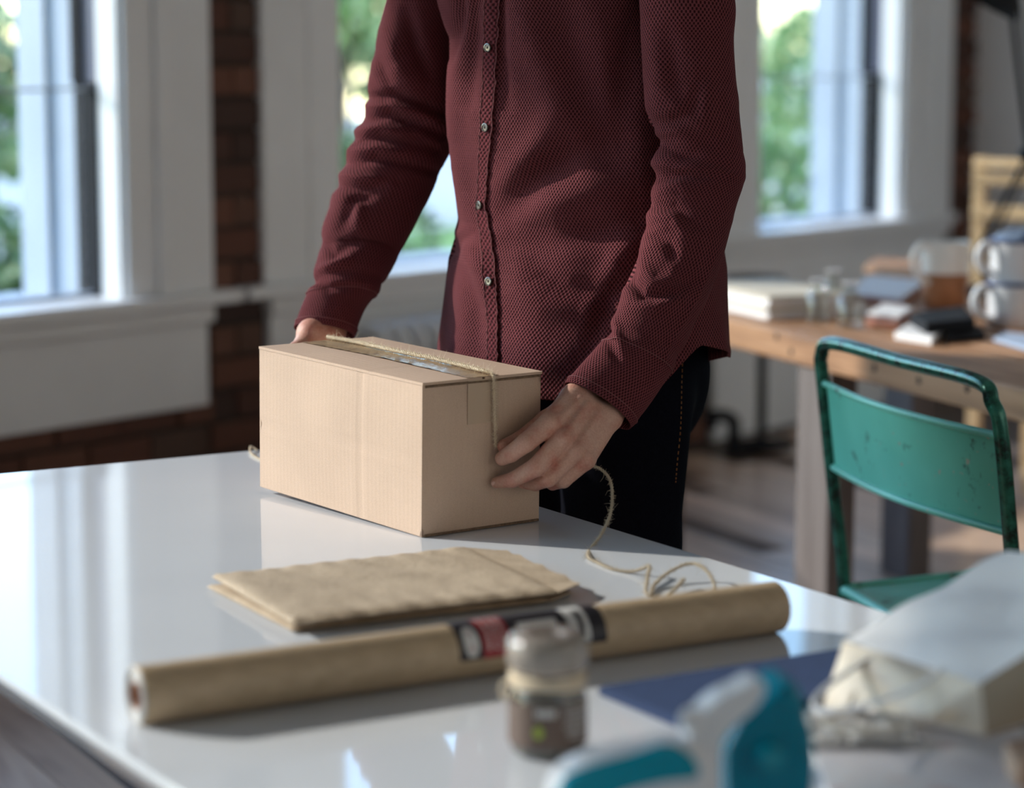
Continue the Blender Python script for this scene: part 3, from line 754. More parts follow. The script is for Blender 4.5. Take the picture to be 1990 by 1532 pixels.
for col in range(3):
    xx = xr+(xb-xr)*(.22+.28*col); a = math.radians(8)
    while a < math.radians(105):
        da = rng.uniform(.05, .11); hw = .0016 if rng.rand() < .8 else .0008
        g.add([rp(xx-hw, a, .0009), rp(xx+hw, a, .0009), rp(xx+hw, a+da, .0009), rp(xx-hw, a+da, .0009)], [(0, 1, 2, 3)]); a += da+.045
g.obj('lettering', MT['print_white'], lab)

# ------------------------------------------------------------------ the person
def smin(a, b, k):
    h = np.clip(.5+.5*(b-a)/k, 0, 1); return b*(1-h)+a*h-k*h*(1-h)
def capsule(P, a, b, ra_, rb_):
    a = np.array(a, float); b = np.array(b, float); ab = b-a; L2 = ab.dot(ab)+1e-12
    t = np.clip(((P-a)@ab)/L2, 0, 1); return np.linalg.norm(P-a-t[..., None]*ab, axis=-1)-(ra_+(rb_-ra_)*t)
def chain(P, pts, rs, k=.003):
    d = None
    for i in range(len(pts)-1):
        c = capsule(P, pts[i], pts[i+1], rs[i], rs[i+1]); d = c if d is None else smin(d, c, k)
    return d
def ellipsoid(P, c, r):
    q = (P-np.array(c, float))/np.array(r, float); l = np.linalg.norm(q, axis=-1); return (l-1)*min(r)
def surface_nets(fn, lo, hi, h):
    lo = np.array(lo, float); hi = np.array(hi, float)
    nx, ny, nz = [int(math.ceil((hi[i]-lo[i])/h))+1 for i in range(3)]
    X = np.empty((nx, ny, nz), np.float32)
    ys, zs = np.meshgrid(lo[1]+h*np.arange(ny), lo[2]+h*np.arange(nz), indexing='ij')
    cs = 24
    for i0 in range(0, nx, cs):
        n = min(cs, nx-i0); P = np.empty((n, ny, nz, 3), np.float32)
        P[..., 0] = (lo[0]+h*(i0+np.arange(n)))[:, None, None]; P[..., 1] = ys; P[..., 2] = zs
        X[i0:i0+n] = fn(P)
    inside = X < 0
    cnt = np.zeros((nx-1, ny-1, nz-1), np.int8)
    for a in (0, 1):
        for b_ in (0, 1):
            for c in (0, 1): cnt += inside[a:nx-1+a, b_:ny-1+b_, c:nz-1+c]
    act = (cnt > 0) & (cnt < 8); idx = -np.ones(act.shape, np.int64); cells = np.argwhere(act); idx[act] = np.arange(len(cells))
    acc = np.zeros((len(cells), 3)); num = np.zeros(len(cells))
    cor = [(a, b_, c) for a in (0, 1) for b_ in (0, 1) for c in (0, 1)]
    for i, p in enumerate(cor):
        for q in cor[i+1:]:
            if sum(abs(p[k]-q[k]) for k in range(3)) != 1: continue
            v0 = X[cells[:, 0]+p[0], cells[:, 1]+p[1], cells[:, 2]+p[2]]; v1 = X[cells[:, 0]+q[0], cells[:, 1]+q[1], cells[:, 2]+q[2]]
            mk = (v0 < 0) != (v1 < 0); t = np.where(mk, v0/np.where(v0 == v1, 1, v0-v1), 0)
            for k in range(3): acc[:, k] += np.where(mk, p[k]+(q[k]-p[k])*t, 0)
            num += mk
    verts = lo+h*(cells+acc/num[:, None]); faces = []
    for ax in range(3):
        o = [(a, b_) for a, b_ in ((0, 0), (1, 0), (1, 1), (0, 1))]
        s0 = [slice(1, None)]*3; sA = [slice(0, d) for d in X.shape]
        a0 = [slice(1, d-1) for d in X.shape]; a1 = list(a0); a0[ax] = slice(0, X.shape[ax]-1); a1[ax] = slice(1, X.shape[ax])
        i0 = inside[tuple(a0)]; i1 = inside[tuple(a1)]; ch = np.argwhere(i0 != i1)
        if not len(ch): continue
        flip = i0[tuple(ch.T)]
        base = ch.copy(); u_, v_ = [(1, 2), (2, 0), (0, 1)][ax]
        base[:, u_] += 1; base[:, v_] += 1
        qd = []
        for du, dv in ((1, 1), (0, 1), (0, 0), (1, 0)):
            c = base.copy(); c[:, u_] -= du; c[:, v_] -= dv; qd.append(idx[c[:, 0], c[:, 1], c[:, 2]])
        qd = np.stack(qd, 1); qd = np.where(flip[:, None], qd, qd[:, ::-1]); faces.append(qd[(qd >= 0).all(1)])
    return verts, np.concatenate(faces)
person = empty('person', (.1, 3.42, 0), label='person in a burgundy shirt and dark jeans tying twine round the box', cat='person')
A = lambda u, v, Y: np.array(gy(u, v, Y))
def hand_sdf(P):
    k = .006
    # forearm and wrist: two bones side by side
    d = smin(chain(P, [A(1262, 620, 3.125), A(1180, 716, 3.09), A(1126, 768, 3.064)], [.017, .018, .0180]),
             chain(P, [A(1285, 640, 3.125), A(1225, 755, 3.09), A(1184, 804, 3.064)], [.017, .018, .0172]), .012)
    pal = None
    mc = [((1112, 776, 3.050), (1068, 823, 3.010), .0165, .0130), ((1135, 790, 3.046), (1093, 853, 3.000), .0165, .0130),
          ((1160, 805, 3.048), (1118, 878, 3.002), .0160, .0125), ((1182, 816, 3.054), (1139, 894, 3.010), .0150, .0115)]
    for a, b_, r0, r1 in mc:
        c = capsule(P, A(*a), A(*b_), r0, r1); pal = c if pal is None else smin(pal, c, .010)
    # palm mass behind, thenar
    pal = smin(pal, capsule(P, A(1130, 800, 3.075), A(1100, 855, 3.035), .018, .014), .012)
    # extensor tendons
    for a, b_ in (((1128, 775, 3.0345), (1078, 822, 2.9985)), ((1142, 785, 3.0305), (1098, 848, 2.9885)), ((1165, 802, 3.033), (1120, 872, 2.991))):
        pal = smin(pal, capsule(P, A(*a), A(*b_), .0022, .0030), .006)
    d = smin(d, pal, .016)
    th = chain(P, [A(1120, 785, 3.062), A(1062, 818, 3.048), A(1012, 855, 3.030), A(979, 867, 3.014)], [.0175, .0135, .0112, .0085])
    d = smin(d, th, .012)
    fi = [chain(P, [A(1068, 823, 3.006), A(1023, 860, 2.985), A(993, 882, 2.994), A(976, 891, 3.003)], [.0140, .0122, .0108, .0093], .002),
          chain(P, [A(1093, 853, 2.998), A(1043, 908, 2.982), A(996, 933, 2.996), A(965, 938, 3.009)], [.0138, .0122, .0098, .0074], .002),
          chain(P, [A(1118, 878, 3.000), A(1066, 930, 2.992), A(1040, 940, 3.012), A(1016, 938, 3.028)], [.0130, .0110, .0095, .008], .002),
          chain(P, [A(1139, 894, 3.008), A(1095, 934, 3.003), A(1074, 940, 3.024), A(1058, 935, 3.045)], [.0118, .0098, .0085, .0072], .002)]
    f = None
    for c in fi: f = c if f is None else smin(f, c, .0012)
    # knuckle bumps
    kn = None
    for a, r in (((1072, 822, 2.999), .0085), ((1095, 852, 2.990), .0088), ((1120, 877, 2.992), .008), ((1140, 893, 3.001), .007)):
        c = np.linalg.norm(P-A(*a), axis=-1)-r; kn = c if kn is None else np.minimum(kn, c)
    d = smin(d, f, .0055); return smin(d, kn, .006)
HV, HF = surface_nets(hand_sdf, (-.035, 2.955, .745), (.225, 3.15, 1.0), .0019)
def hand2_sdf(P):
    d = smin(chain(P, [A(690, 540, 3.50), A(650, 590, 3.475), A(610, 645, 3.44)], [.018, .018, .018]), chain(P, [A(700, 550, 3.50), A(672, 600, 3.475), A(640, 655, 3.45)], [.018, .018, .018]), .02)
    pal = capsule(P, A(605, 652, 3.43), A(585, 705, 3.40), .020, .015); pal = smin(pal, capsule(P, A(640, 665, 3.445), A(650, 720, 3.43), .018, .013), .02)
    d = smin(d, pal, .02); f = None
    for (u, v, Y), (u2, v2, Y2), (u3, v3, Y3) in (((582, 712, 3.40), (565, 775, 3.385), (566, 830, 3.372)), ((603, 722, 3.41), (588, 792, 3.398), (588, 852, 3.388)), ((626, 726, 3.42), (614, 794, 3.412), (612, 845, 3.402)), ((650, 724, 3.43), (642, 780, 3.428), (640, 815, 3.42))):
        c = chain(P, [A(u, v, Y), A(u2, v2, Y2), A(u3, v3, Y3)], [.0115, .0100, .0082]); f = c if f is None else smin(f, c, .0012)
    d = smin(d, f, .008); return smin(d, chain(P, [A(590, 672, 3.41), A(560, 690, 3.36), A(545, 715, 3.34)], [.014, .0115, .009]), .010)
H2V, H2F = surface_nets(hand2_sdf, (-.36, 3.30, .74), (-.13, 3.56, 1.07), .003)
def ryaw(v): return np.interp(v, [-150, 0, 300, 750], [33, 35, 40, 47])
def body_sdf(P):
    d = ellipsoid(P, (.085, 3.45, 1.28), (.115, .085, .20)); d = smin(d, ellipsoid(P, (.115, 3.445, .98), (.11, .10, .13)), .04)
    d = smin(d, capsule(P, (-.07, 3.545, 1.452), (.195, 3.37, 1.452), .040, .040), .04)
    d = smin(d, capsule(P, (.06, 3.43, 1.48), (.035, 3.40, 1.62), .060, .054), .04)
    hd = ellipsoid(P, (.015, 3.385, 1.705), (.083, .092, .118)); hd = smin(hd, capsule(P, (-.012, 3.345, 1.655), (-.03, 3.325, 1.61), .052, .034), .04)
    hd = smin(hd, capsule(P, (-.052, 3.30, 1.70), (-.073, 3.280, 1.665), .009, .014), .012)      # nose
    for q in ((-.028, 3.322), (-.068, 3.352)):
        c = np.linalg.norm(P-np.array((q[0], q[1]-.004, 1.705)), axis=-1)-.013; hd = -smin(-hd, c, .008)
        hd = smin(hd, np.linalg.norm(P-np.array((q[0]+.006, q[1]+.006, 1.705)), axis=-1)-.0125, .002)
    hd = smin(hd, capsule(P, (-.033, 3.291, 1.628), (-.063, 3.307, 1.628), .006, .006), .006)       # mouth
    for q in ((.078, 3.34), (-.045, 3.445)): hd = smin(hd, ellipsoid(P, (q[0], q[1], 1.69), (.014, .016, .032)), .006)
    d = smin(d, hd, .03)
    for sg, hx, hy in ((1, .165, 3.36), (-1, .045, 3.48)):
        d = smin(d, chain(P, [(hx, hy, .88), (hx-.01, hy-.01, .49), (hx+.01, hy+.01, .09)], [.078, .052, .036], .02), .03)
    sh1, sh2 = np.array((.215, 3.345, 1.44)), np.array((-.095, 3.565, 1.44))
    d = smin(d, chain(P, [sh1, A(1355, 345, 3.22), A(1270, 625, 3.13)], [.038, .028, .018], .02), .03)
    d = smin(d, chain(P, [sh2, A(770, 330, 3.56), A(695, 545, 3.50)], [.038, .028, .018], .02), .03); return d
BV, BFc = surface_nets(body_sdf, (-.36, 3.05, .03), (.40, 3.72, 1.86), .010)
vall = np.concatenate([HV, H2V, BV]); fall = np.concatenate([HF, H2F+len(HV), BFc+len(HV)+len(H2V)])
me = bpy.data.meshes.new('body'); me.from_pydata(vall.tolist(), [], fall.tolist()); me.update()
body = link('body', me, person, MT['skin'], smooth=True)
g = B(); pn = A(960, 940.5, 3.0035); g.lathe(pn, [(.0001, .0012), (.0032, .0008), (.0038, 0), (.0030, -.0006)], 16, axis=V((-.3, -.85, -.45))); g.obj('fingernail', MT['nail'], body, smooth=True)

# ---- shirt
rows = np.array([  # v, left px, right px, centre Y
    (-160, 985, 1150, 3.43), (-135, 925, 1230, 3.435), (-100, 872, 1290, 3.435), (-50, 855, 1320, 3.43), (0, 850, 1335, 3.43), (75, 872, 1342, 3.42), (150, 871, 1352, 3.42),
    (220, 868, 1362, 3.42), (300, 872, 1375, 3.42), (370, 885, 1390, 3.42), (430, 889, 1400, 3.42), (470, 882, 1408, 3.42), (510, 871, 1414, 3.42), (560, 866, 1416, 3.42),
    (620, 859, 1420, 3.42), (680, 853, 1423, 3.42), (740, 851, 1428, 3.42), (800, 850, 1432, 3.42)], float)
def zrow(v): r = ray(995, v); return CAMZ+r.z*(3.42/r.y)
rz_ = np.array([zrow(v) for v in rows[:, 0]])
def sect(phi, a, b_, yaw):
    # phi 0 = front; superellipse-ish body section
    s, c = np.sin(phi), np.cos(phi)
    e = .86; x = a*np.sign(s)*np.abs(s)**e; y = b_*np.sign(c)*np.abs(c)**.95
    y = np.where(c > 0, y*1.04, y*.96)
    f = np.array((-math.sin(yaw), -math.cos(yaw))); l = np.array((math.cos(yaw), -math.sin(yaw)))
    return x[..., None]*l+y[..., None]*f
fit = []
pp = np.linspace(0, 2*np.pi, 360, endpoint=False)
for (v, L, R, Yc), z in zip(rows, rz_):
    yaw = math.radians(ryaw(v)); a0, b0 = .20, .135; cx, k = .1, 1.0
    if v < -90: b0 = .135
    for _ in range(8):
        q = sect(pp, a0*k, b0*k, yaw); P = np.stack([q[:, 0]+cx, q[:, 1]+Yc, np.full(360, z)], 1); u, _v = projA(P)
        k *= (R-L)/(u.max()-u.min()); cx += ((L+R)/2-(u.max()+u.min())/2)/F*Yc
    fit.append((z, cx, Yc, a0*k, b0*k, yaw))
fit = np.array(fit)[::-1]     # ascending z
def smoothstep(x): x = np.clip(x, 0, 1); return x*x*(3-2*x)
NPH, NW = 560, 380
ztop = rz_[0]
phi = np.linspace(0, 2*np.pi, NPH, endpoint=False)
pdeg = np.degrees((phi+np.pi) % (2*np.pi)-np.pi)
ap = np.abs(pdeg)
zhem_old = np.where(ap < 75, .880+.012*(ap/75)**2, np.where(ap < 105, .892+.072*smoothstep((ap-75)/15), .964-.075*smoothstep((ap-100)/55)))
zhem = np.where(ap < 86, .882+.0745*smoothstep((ap-52)/34), np.where(ap < 130, .9565-.0305*(ap-86)/44, .926-.03*smoothstep((ap-130)/50)))
wv = np.linspace(0, 1, NW)
Z = ztop+(zhem[None, :]-ztop)*wv[:, None]                 # NW x NPH
def interp(i): return np.interp(Z, fit[:, 0], fit[:, i])
CX, CY, AA, BB_, YW = [interp(i) for i in range(1, 6)]
s, c = np.sin(phi)[None, :], np.cos(phi)[None, :]
X_ = AA*np.sign(s)*np.abs(s)**.86; Y_ = BB_*np.sign(c)*np.abs(c)**.95; Y_ = np.where(c > 0, Y_*1.04, Y_*.96)
PX = CX+X_*np.cos(YW)-Y_*np.sin(YW); PY = CY-X_*np.sin(YW)-Y_*np.cos(YW)
G = np.stack([PX, PY, Z], -1)
def normals(G, closed=True):
    du = np.roll(G, -1, 1)-np.roll(G, 1, 1); dv = np.gradient(G, axis=0); n = np.cross(du, dv); n /= np.linalg.norm(n, axis=-1, keepdims=True)+1e-12; return n
NN = normals(G)
cen = np.stack([CX, CY, Z], -1)
if ((G-cen)*NN).sum(-1).mean() < 0: NN = -NN
def segdist(U, Vv, pts):
    """distance to pixel polyline and signed side"""
    best = np.full(U.shape, 1e9); tt = np.zeros(U.shape); n = len(pts)-1
    for i in range(n):
        ax, ay = pts[i]; bx, by = pts[i+1]; dx, dy = bx-ax, by-ay; t = np.clip(((U-ax)*dx+(Vv-ay)*dy)/(dx*dx+dy*dy), 0, 1)
        d = np.hypot(U-ax-t*dx, Vv-ay-t*dy); m_ = d < best; best = np.where(m_, d, best); tt = np.where(m_, (i+t)/n, tt)
    return best, tt
def folds(U, Vv, lst):
    out = np.zeros(U.shape)
    for pts, amp, wd in lst:
        d, t = segdist(U, Vv, pts); out += 1.3*amp*np.exp(-(d/wd)**2)*(.35+.65*np.sin(np.pi*np.clip(t, .02, .98)))
    return out
u_, v_ = projA(G.reshape(-1, 3)); U = u_.reshape(Z.shape); VV = v_.reshape(Z.shape)
facing = ((C0.x-G[..., 0])*NN[..., 0]+(C0.y-G[..., 1])*NN[..., 1]) > -.3
FT = [
 ([(1000, -60), (1018, 30), (1045, 110), (1078, 205)], .0080, 34),
 ([(1085, -60), (1100, 60), (1135, 180), (1180, 300)], -.0110, 42),
 ([(1078, 215), (1045, 285), (1000, 345), (965, 390)], .0075, 30),
 ([(985, 405), (1040, 345), (1110, 300), (1200, 275)], -.0120, 34),
 ([(990, 440), (1060, 400), (1150, 370), (1240, 360)], .0060, 30),
 ([(1000, 470), (1080, 470), (1170, 450), (1230, 430)], -.0060, 26),
 ([(1012, 505), (1022, 560), (1060, 590), (1130, 600)], .0080, 34),
 ([(1040, 520), (1100, 560), (1180, 575), (1230, 560)], -.0050, 20),
 ([(985, 640), (1060, 700), (1120, 690)], .0040, 40),
 ([(890, 455), (915, 490), (940, 530), (950, 600)], .0050, 18),
 ([(880, 490), (900, 530), (925, 600), (930, 700)], -.0040, 16),
 ([(870, 505), (890, 470), (925, 455)], -.0050, 12),
 ([(895, -60), (893, 30), (882, 110)], -.0110, 13),
 ([(915, -60), (906, 60), (888, 160), (880, 260)], .0060, 16),
 ([(930, -60), (922, 80), (915, 200)], -.0045, 12),
 ([(978, -60), (975, 100), (985, 210)], -.0050, 12),
 ([(1185, 560), (1160, 640), (1130, 720)], -.0050, 22),
 ([(1240, 0), (1215, 140), (1210, 260)], -.0080, 30),
 ([(1150, 600), (1200, 500), (1240, 470)], .0050, 22),
 ([(885, 330), (905, 400), (925, 450)], .0040, 16),
]
disp = folds(U, VV, FT)*facing
# gentle random drape everywhere, vertical folds towards the hem
zz = (Z-.88)/.62
disp += .0030*np.sin(5*phi[None, :]+2.5*zz+1.0)*smoothstep(1-zz*1.2)+.0016*np.sin(11*phi[None, :]-5*zz)*smoothstep(1-zz)
rsn = np.random.RandomState(4)
for _ in range(16):
    f1, f2, ph = rsn.randint(3, 16), rsn.uniform(4, 26), rsn.uniform(0, 6.28); disp += .00035*np.sin(f1*phi[None, :]+f2*zz+ph)
# tuck the right flank in at the waist behind the forearm
G2 = G+NN*disp[..., None]
# hem thickening
hd = (Z-zhem[None, :]); G2 += NN*(.0012*np.exp(-((hd-.008)/.007)**2))[..., None]
NN2 = normals(G2)
if ((G2-cen)*NN2).sum(-1).mean() < 0: NN2 = -NN2
def grid_mesh(name, G, uvs, thick=None, NNn=None, parent=None, mat=None):
    """closed-in-u grid -> quad mesh with metric UVs; adds an inner lip at the last row"""
    nw, nu = G.shape[:2]; Gl = [G]
    if thick:
        Gl.append(G[-1:]-NNn[-1:]*thick); Gl.append(G[-8:-7]-NNn[-8:-7]*thick)
    GG = np.concatenate(Gl, 0); nw2 = GG.shape[0]
    idx = np.arange(nw2*nu).reshape(nw2, nu); a = idx[:-1]; b_ = idx[1:]
    q = np.stack([a, np.roll(a, -1, 1), np.roll(b_, -1, 1), b_], -1).reshape(-1, 4)
    me = bpy.data.meshes.new(name); me.from_pydata(GG.reshape(-1, 3).tolist(), [], q.tolist())
    uu = np.concatenate([uvs[0]]+([uvs[0][-1:]]*2 if thick else []), 0); vv = np.concatenate([uvs[1]]+([uvs[1][-1:]]*2 if thick else []), 0)
    # seam-safe UVs: last column wraps with the full circumference
    per = uvs[2]; per = np.concatenate([per]+([per[-1:]]*2 if thick else []), 0)
    ua = uu[:-1]; ub = uu[1:]
    u0 = ua; u1 = np.roll(ua, -1, 1).copy(); u1[:, -1] = per[:-1, 0]; u2 = np.roll(ub, -1, 1).copy(); u2[:, -1] = per[1:, 0]; u3 = ub
    va = vv[:-1]; vb = vv[1:]
    uvq = np.stack([np.stack([u0, va], -1), np.stack([u1, np.roll(va, -1, 1)], -1), np.stack([u2, np.roll(vb, -1, 1)], -1), np.stack([u3, vb], -1)], 2)
    lay = me.uv_layers.new(name='UVMap'); lay.data.foreach_set('uv', uvq.reshape(-1).astype(np.float32)); me.update()
    return me
def metric_uv(G, mean_u=True):
    du = np.linalg.norm(np.roll(G, -1, 1)-G, axis=-1); per = du.sum(1).mean()
    md_ = du[len(du)//3:].mean(0); cs = np.concatenate([[0], np.cumsum(md_)[:-1]])*per/md_.sum(); nu = G.shape[1]; uu = np.tile(cs, (G.shape[0], 1))
    dv = np.linalg.norm(np.diff(G, axis=0), axis=-1).mean(1); vv = np.concatenate([[0], np.cumsum(dv)]); vv = np.tile(vv[:, None], (1, nu))
    return uu, vv, np.full((G.shape[0], 1), per)
uu, vv, per = metric_uv(G)
vv = (1.6-Z)
me = grid_mesh('shirt', G2, (uu, vv, per), .0018, NN2)
shirt = link('shirt', me, person, MT['shirt'], smooth=True)
# ---- placket strip, stitched edges and buttons
trk_v = [-150, 0, 95, 250, 330, 400, 470, 545, 620, 700, 760]; trk_u = [985, 957, 952, 949, 941, 937, 951, 959, 961, 960, 959]
colsf = np.where((pdeg > -70) & (pdeg < 70))[0]; order = np.argsort(pdeg[colsf]); colsf = colsf[order]
def onshirt(v, du_m, off):
    """point on the shirt front at image row v, offset sideways du_m metres from the placket line"""
    out = []
    return out
rowsel = np.arange(2, NW, 3); left = []; 
half = .0135
pl_rows = []
for r in rowsel:
    Ur = U[r, colsf]; Vr = VV[r, colsf]; Gr = G2[r, colsf]; Nr = NN2[r, colsf]
    tgt = np.interp(Vr.mean(), trk_v, trk_u)
    tu = np.array([np.interp(a_, trk_v, trk_u) for a_ in Vr])
    k = np.argmin(np.abs(Ur-tu)); arc = np.concatenate([[0], np.cumsum(np.linalg.norm(np.diff(Gr, axis=0), axis=-1))]); arc -= arc[k]
    wob = .0006*math.sin(r*.35)
    offs = np.array([-half, -half+.0012, -half*.6, -half*.2, half*.2, half*.6, half-.0016, half])+wob
    hts = np.array([.0003, .0018, .0021, .0022, .0023, .0024, .0030, .0006])
    pts = np.stack([np.interp(offs, arc, Gr[:, i]) for i in range(3)], -1); nr = np.stack([np.interp(offs, arc, Nr[:, i]) for i in range(3)], -1)
    bumpy = .0005*np.sin(r*.9+offs*500)
    pl_rows.append(pts+nr*(hts+bumpy*(hts > .001))[:, None])
PL = np.array(pl_rows)
from_n = PL.shape
vsl = PL.reshape(-1, 3).tolist(); nc = 8
q = [(i*nc+j, (i+1)*nc+j, (i+1)*nc+j+1, i*nc+j+1) for i in range(PL.shape[0]-1) for j in range(nc-1)]
me = bpy.data.meshes.new('placket'); me.from_pydata(vsl, [], q); lay = me.uv_layers.new(name='UVMap')
for poly in me.polygons:
    for li in poly.loop_indices:
        vi = me.loops[li].vertex_index; lay.data[li].uv = ((vi % nc)*half*2/7, (1.6-vsl[vi][2]))
plo = link('placket', me, shirt, MT['placket'], smooth=True)
for jcol in (1, 6):
    g = B(); g.tube([V(p) for p in PL[:, jcol]+np.array((0, -.0006, 0))], .00075, 5); g.obj('stitching', MT['thread'], plo)
for bv in (95, 246, 400, 545):
    k = min(range(PL.shape[0]), key=lambda i: abs(proj(PL[i, 3])[1]-bv)); c_ = V((PL[k, 3]+PL[k, 4])/2)
    a1 = V(PL[k, 6]-PL[k, 1]).normalized(); a2 = V(PL[k+3, 3]-PL[k-3, 3]).normalized(); nx = a1.cross(a2).normalized()
    nx = -nx if nx.y > 0 else nx; cc = c_+nx*.0012
    g = B(); g.lathe(cc, [(.0001, 0), (.0058, 0), (.0062, .0010), (.0060, .0021), (.0049, .0023), (.0042, .0014), (.0001, .0013)], 28, axis=nx)
    bt = g.obj('button', MT['button'], shirt, smooth=True)
    g = B()
    for sx in (-.0011, .0011):
        for sy in (-.0011, .0011): g.lathe(cc+a1*sx+a2*sy+nx*.0014, [(.0001, .0003), (.0006, .0002), (.0006, 0)], 8, axis=nx)
    g.tube([cc+a1*.0011+a2*.0011+nx*.0018, cc-a1*.0011-a2*.0011+nx*.0018], .0003, 5); g.tube([cc-a1*.0011+a2*.0011+nx*.0018, cc+a1*.0011-a2*.0011+nx*.0018], .0003, 5)
    g.obj('button_thread', MT['dark'], bt)
# ---- sleeves
def sleeve(name, rings, ratio, foldl, wr, sub=9, NU=220, cuff=None, seed=1, tuck=0):
    rg = np.array([[*r] for r in rings], float)   # lu, lv, ru, rv, Y
    m_ = len(rg); T_ = np.linspace(0, m_-1, (m_-1)*sub*2+1)
    def cr(col):
        pts = rg[:, col]; out = []
        for t in T_:
            i = min(int(t), m_-2); f = t-i; p0, p1, p2, p3 = pts[max(i-1, 0)], pts[i], pts[i+1], pts[min(i+2, m_-1)]
            out.append(.5*((2*p1)+(p2-p0)*f+(2*p0-5*p1+4*p2-p3)*f*f+(3*p1-p0-3*p2+p3)*f**3))
        return np.array(out)
    cols = [cr(i) for i in range(5)]; n = len(T_)
    Lp = np.array([gy(cols[0][i], cols[1][i], cols[4][i]) for i in range(n)]); Rp = np.array([gy(cols[2][i], cols[3][i], cols[4][i]) for i in range(n)])
    Cn = (Lp+Rp)/2; H = (Rp-Lp)/2; tg = np.gradient(Cn, axis=0)
    # smooth tangents
    for _ in range(6): tg[1:-1] = (tg[:-2]+tg[1:-1]*2+tg[2:])/4
    tg /= np.linalg.norm(tg, axis=1, keepdims=True)
    g_ = np.cross(H, tg); g_ /= np.linalg.norm(g_, axis=1, keepdims=True); g_ = np.where((g_[:, 1] > 0)[:, None], -g_, g_)
    hl = np.linalg.norm(H, axis=1); rt = np.interp(T_, np.arange(m_), ratio)
    ph = np.linspace(0, 2*np.pi, NU, endpoint=False)+np.pi/2*3
    G = Cn[:, None, :]+np.cos(ph)[None, :, None]*H[:, None, :]+np.sin(ph)[None, :, None]*(g_*(hl*rt)[:, None])[:, None, :]
    Nn = normals(G)
    if ((G-Cn[:, None, :])*Nn).sum(-1).mean() < 0: Nn = -Nn
    u, v = projA(G.reshape(-1, 3)); U = u.reshape(G.shape[:2]); Vv = v.reshape(G.shape[:2])
    fc = (np.sin(ph)[None, :] > -.25)
    al = np.concatenate([[0], np.cumsum(np.linalg.norm(np.diff(Cn, axis=0), axis=1))]); al /= al[-1]
    dsp = folds(U, Vv, foldl)*fc
    rs = np.random.RandomState(seed)
    for _ in range(34):   # short slanted wrinkles, mostly around the elbow
        c0 = rs.normal(wr[0], wr[1]); p0 = rs.uniform(0, 6.28); sl_ = rs.normal(0, .035); wdt = rs.uniform(.008, .02); ln = rs.uniform(.5, 1.3); am = rs.uniform(-1, 1)*wr[2]
        dph = (ph-p0+np.pi) % (2*np.pi)-np.pi
        dsp += am*np.exp(-((al[:, None]-c0-sl_*dph[None, :])/wdt)**2)*np.exp(-(dph[None, :]/ln)**2)
    if cuff:
        a0 = cuff; e = smoothstep((al-a0)/.012); dsp += (.0022*e)[:, None]; dsp -= (.0035*np.exp(-((al-a0+.010)/.010)**2))[:, None]
        dsp *= np.where(al > a0+.02, .6, 1)[:, None]
        dsp += (.0012*np.exp(-((al-1+.012)/.010)**2))[:, None]
    G = G+Nn*dsp[..., None]; Nn = normals(G)
    if ((G-Cn[:, None, :])*Nn).sum(-1).mean() < 0: Nn = -Nn
    me = grid_mesh(name, G, metric_uv(G), .0018, Nn); o = link(name, me, shirt, MT['shirt'], smooth=True)
    if cuff:   # raised seam threads on the cuff
        for fr, nm in ((cuff+.018, 'cuff_seam'), (.985, 'cuff_seam')):
            i = int(np.argmin(np.abs(al-fr))); g = B(); pts = [V(G[i, k]+Nn[i, k]*.0004) for k in range(0, NU, 4)]; g.tube(pts+[pts[0]], .0007, 5, cap=False); g.obj(nm, MT['thread'], o)
    return o, G, Nn, al
R1 = [(1222, -10, 1205, -132, 3.34), (1234, -15, 1318, -138, 3.30), (1240, -8, 1395, -95, 3.27), (1242, 0, 1428, 0, 3.25), (1247, 82, 1426, 82, 3.24), (1251, 163, 1431, 163, 3.23), (1258, 225, 1438, 229, 3.22),
      (1282, 268, 1445, 288, 3.215), (1268, 312, 1447, 335, 3.21), (1274, 345, 1444, 362, 3.205), (1262, 398, 1432, 398, 3.195), (1250, 452, 1417, 455, 3.18), (1237, 500, 1402, 510, 3.165), (1212, 556, 1376, 578, 3.15),
      (1204, 585, 1352, 625, 3.135), (1187, 640, 1322, 690, 3.115), (1161, 675, 1290, 742, 3.10), (1128, 712, 1256, 792, 3.08), (1099, 746, 1223, 832, 3.062)]
FR = [([(1250, 232), (1300, 240), (1345, 215), (1365, 150)], -.0060, 13), ([(1262, 262), (1310, 252), (1352, 262)], .0050, 13), ([(1282, 280), (1330, 300), (1400, 318)], -.0060, 12),
      ([(1268, 318), (1320, 326), (1385, 332), (1440, 345)], .0048, 9), ([(1285, 345), (1330, 338), (1400, 342)], -.0060, 9), ([(1268, 372), (1320, 362), (1345, 375)], .0055, 13),
      ([(1262, 400), (1310, 402), (1360, 440)], -.0050, 11), ([(1265, 418), (1310, 425), (1340, 470)], .0050, 12), ([(1252, 442), (1300, 470), (1320, 520)], -.0045, 12),
      ([(1232, 500), (1225, 545), (1250, 572), (1310, 570), (1350, 545)], -.0080, 12), ([(1225, 590), (1270, 600), (1320, 580)], .0050, 12), ([(1245, 510), (1270, 550), (1300, 545)], .0045, 14),
      ([(1190, 610), (1200, 650), (1212, 700)], .0040, 9), ([(1178, 655), (1195, 690), (1208, 705)], -.0050, 9), ([(1262, 60), (1280, 140), (1275, 210)], .0035, 18), ([(1300, 60), (1310, 150), (1330, 200)], -.0040, 16),
      ([(1350, 100), (1372, 180), (1370, 250)], .0035, 18), ([(1398, 480), (1360, 570), (1310, 660), (1270, 740)], .0016, 5), ([(1330, 480), (1310, 530), (1290, 560)], .0030, 14)]
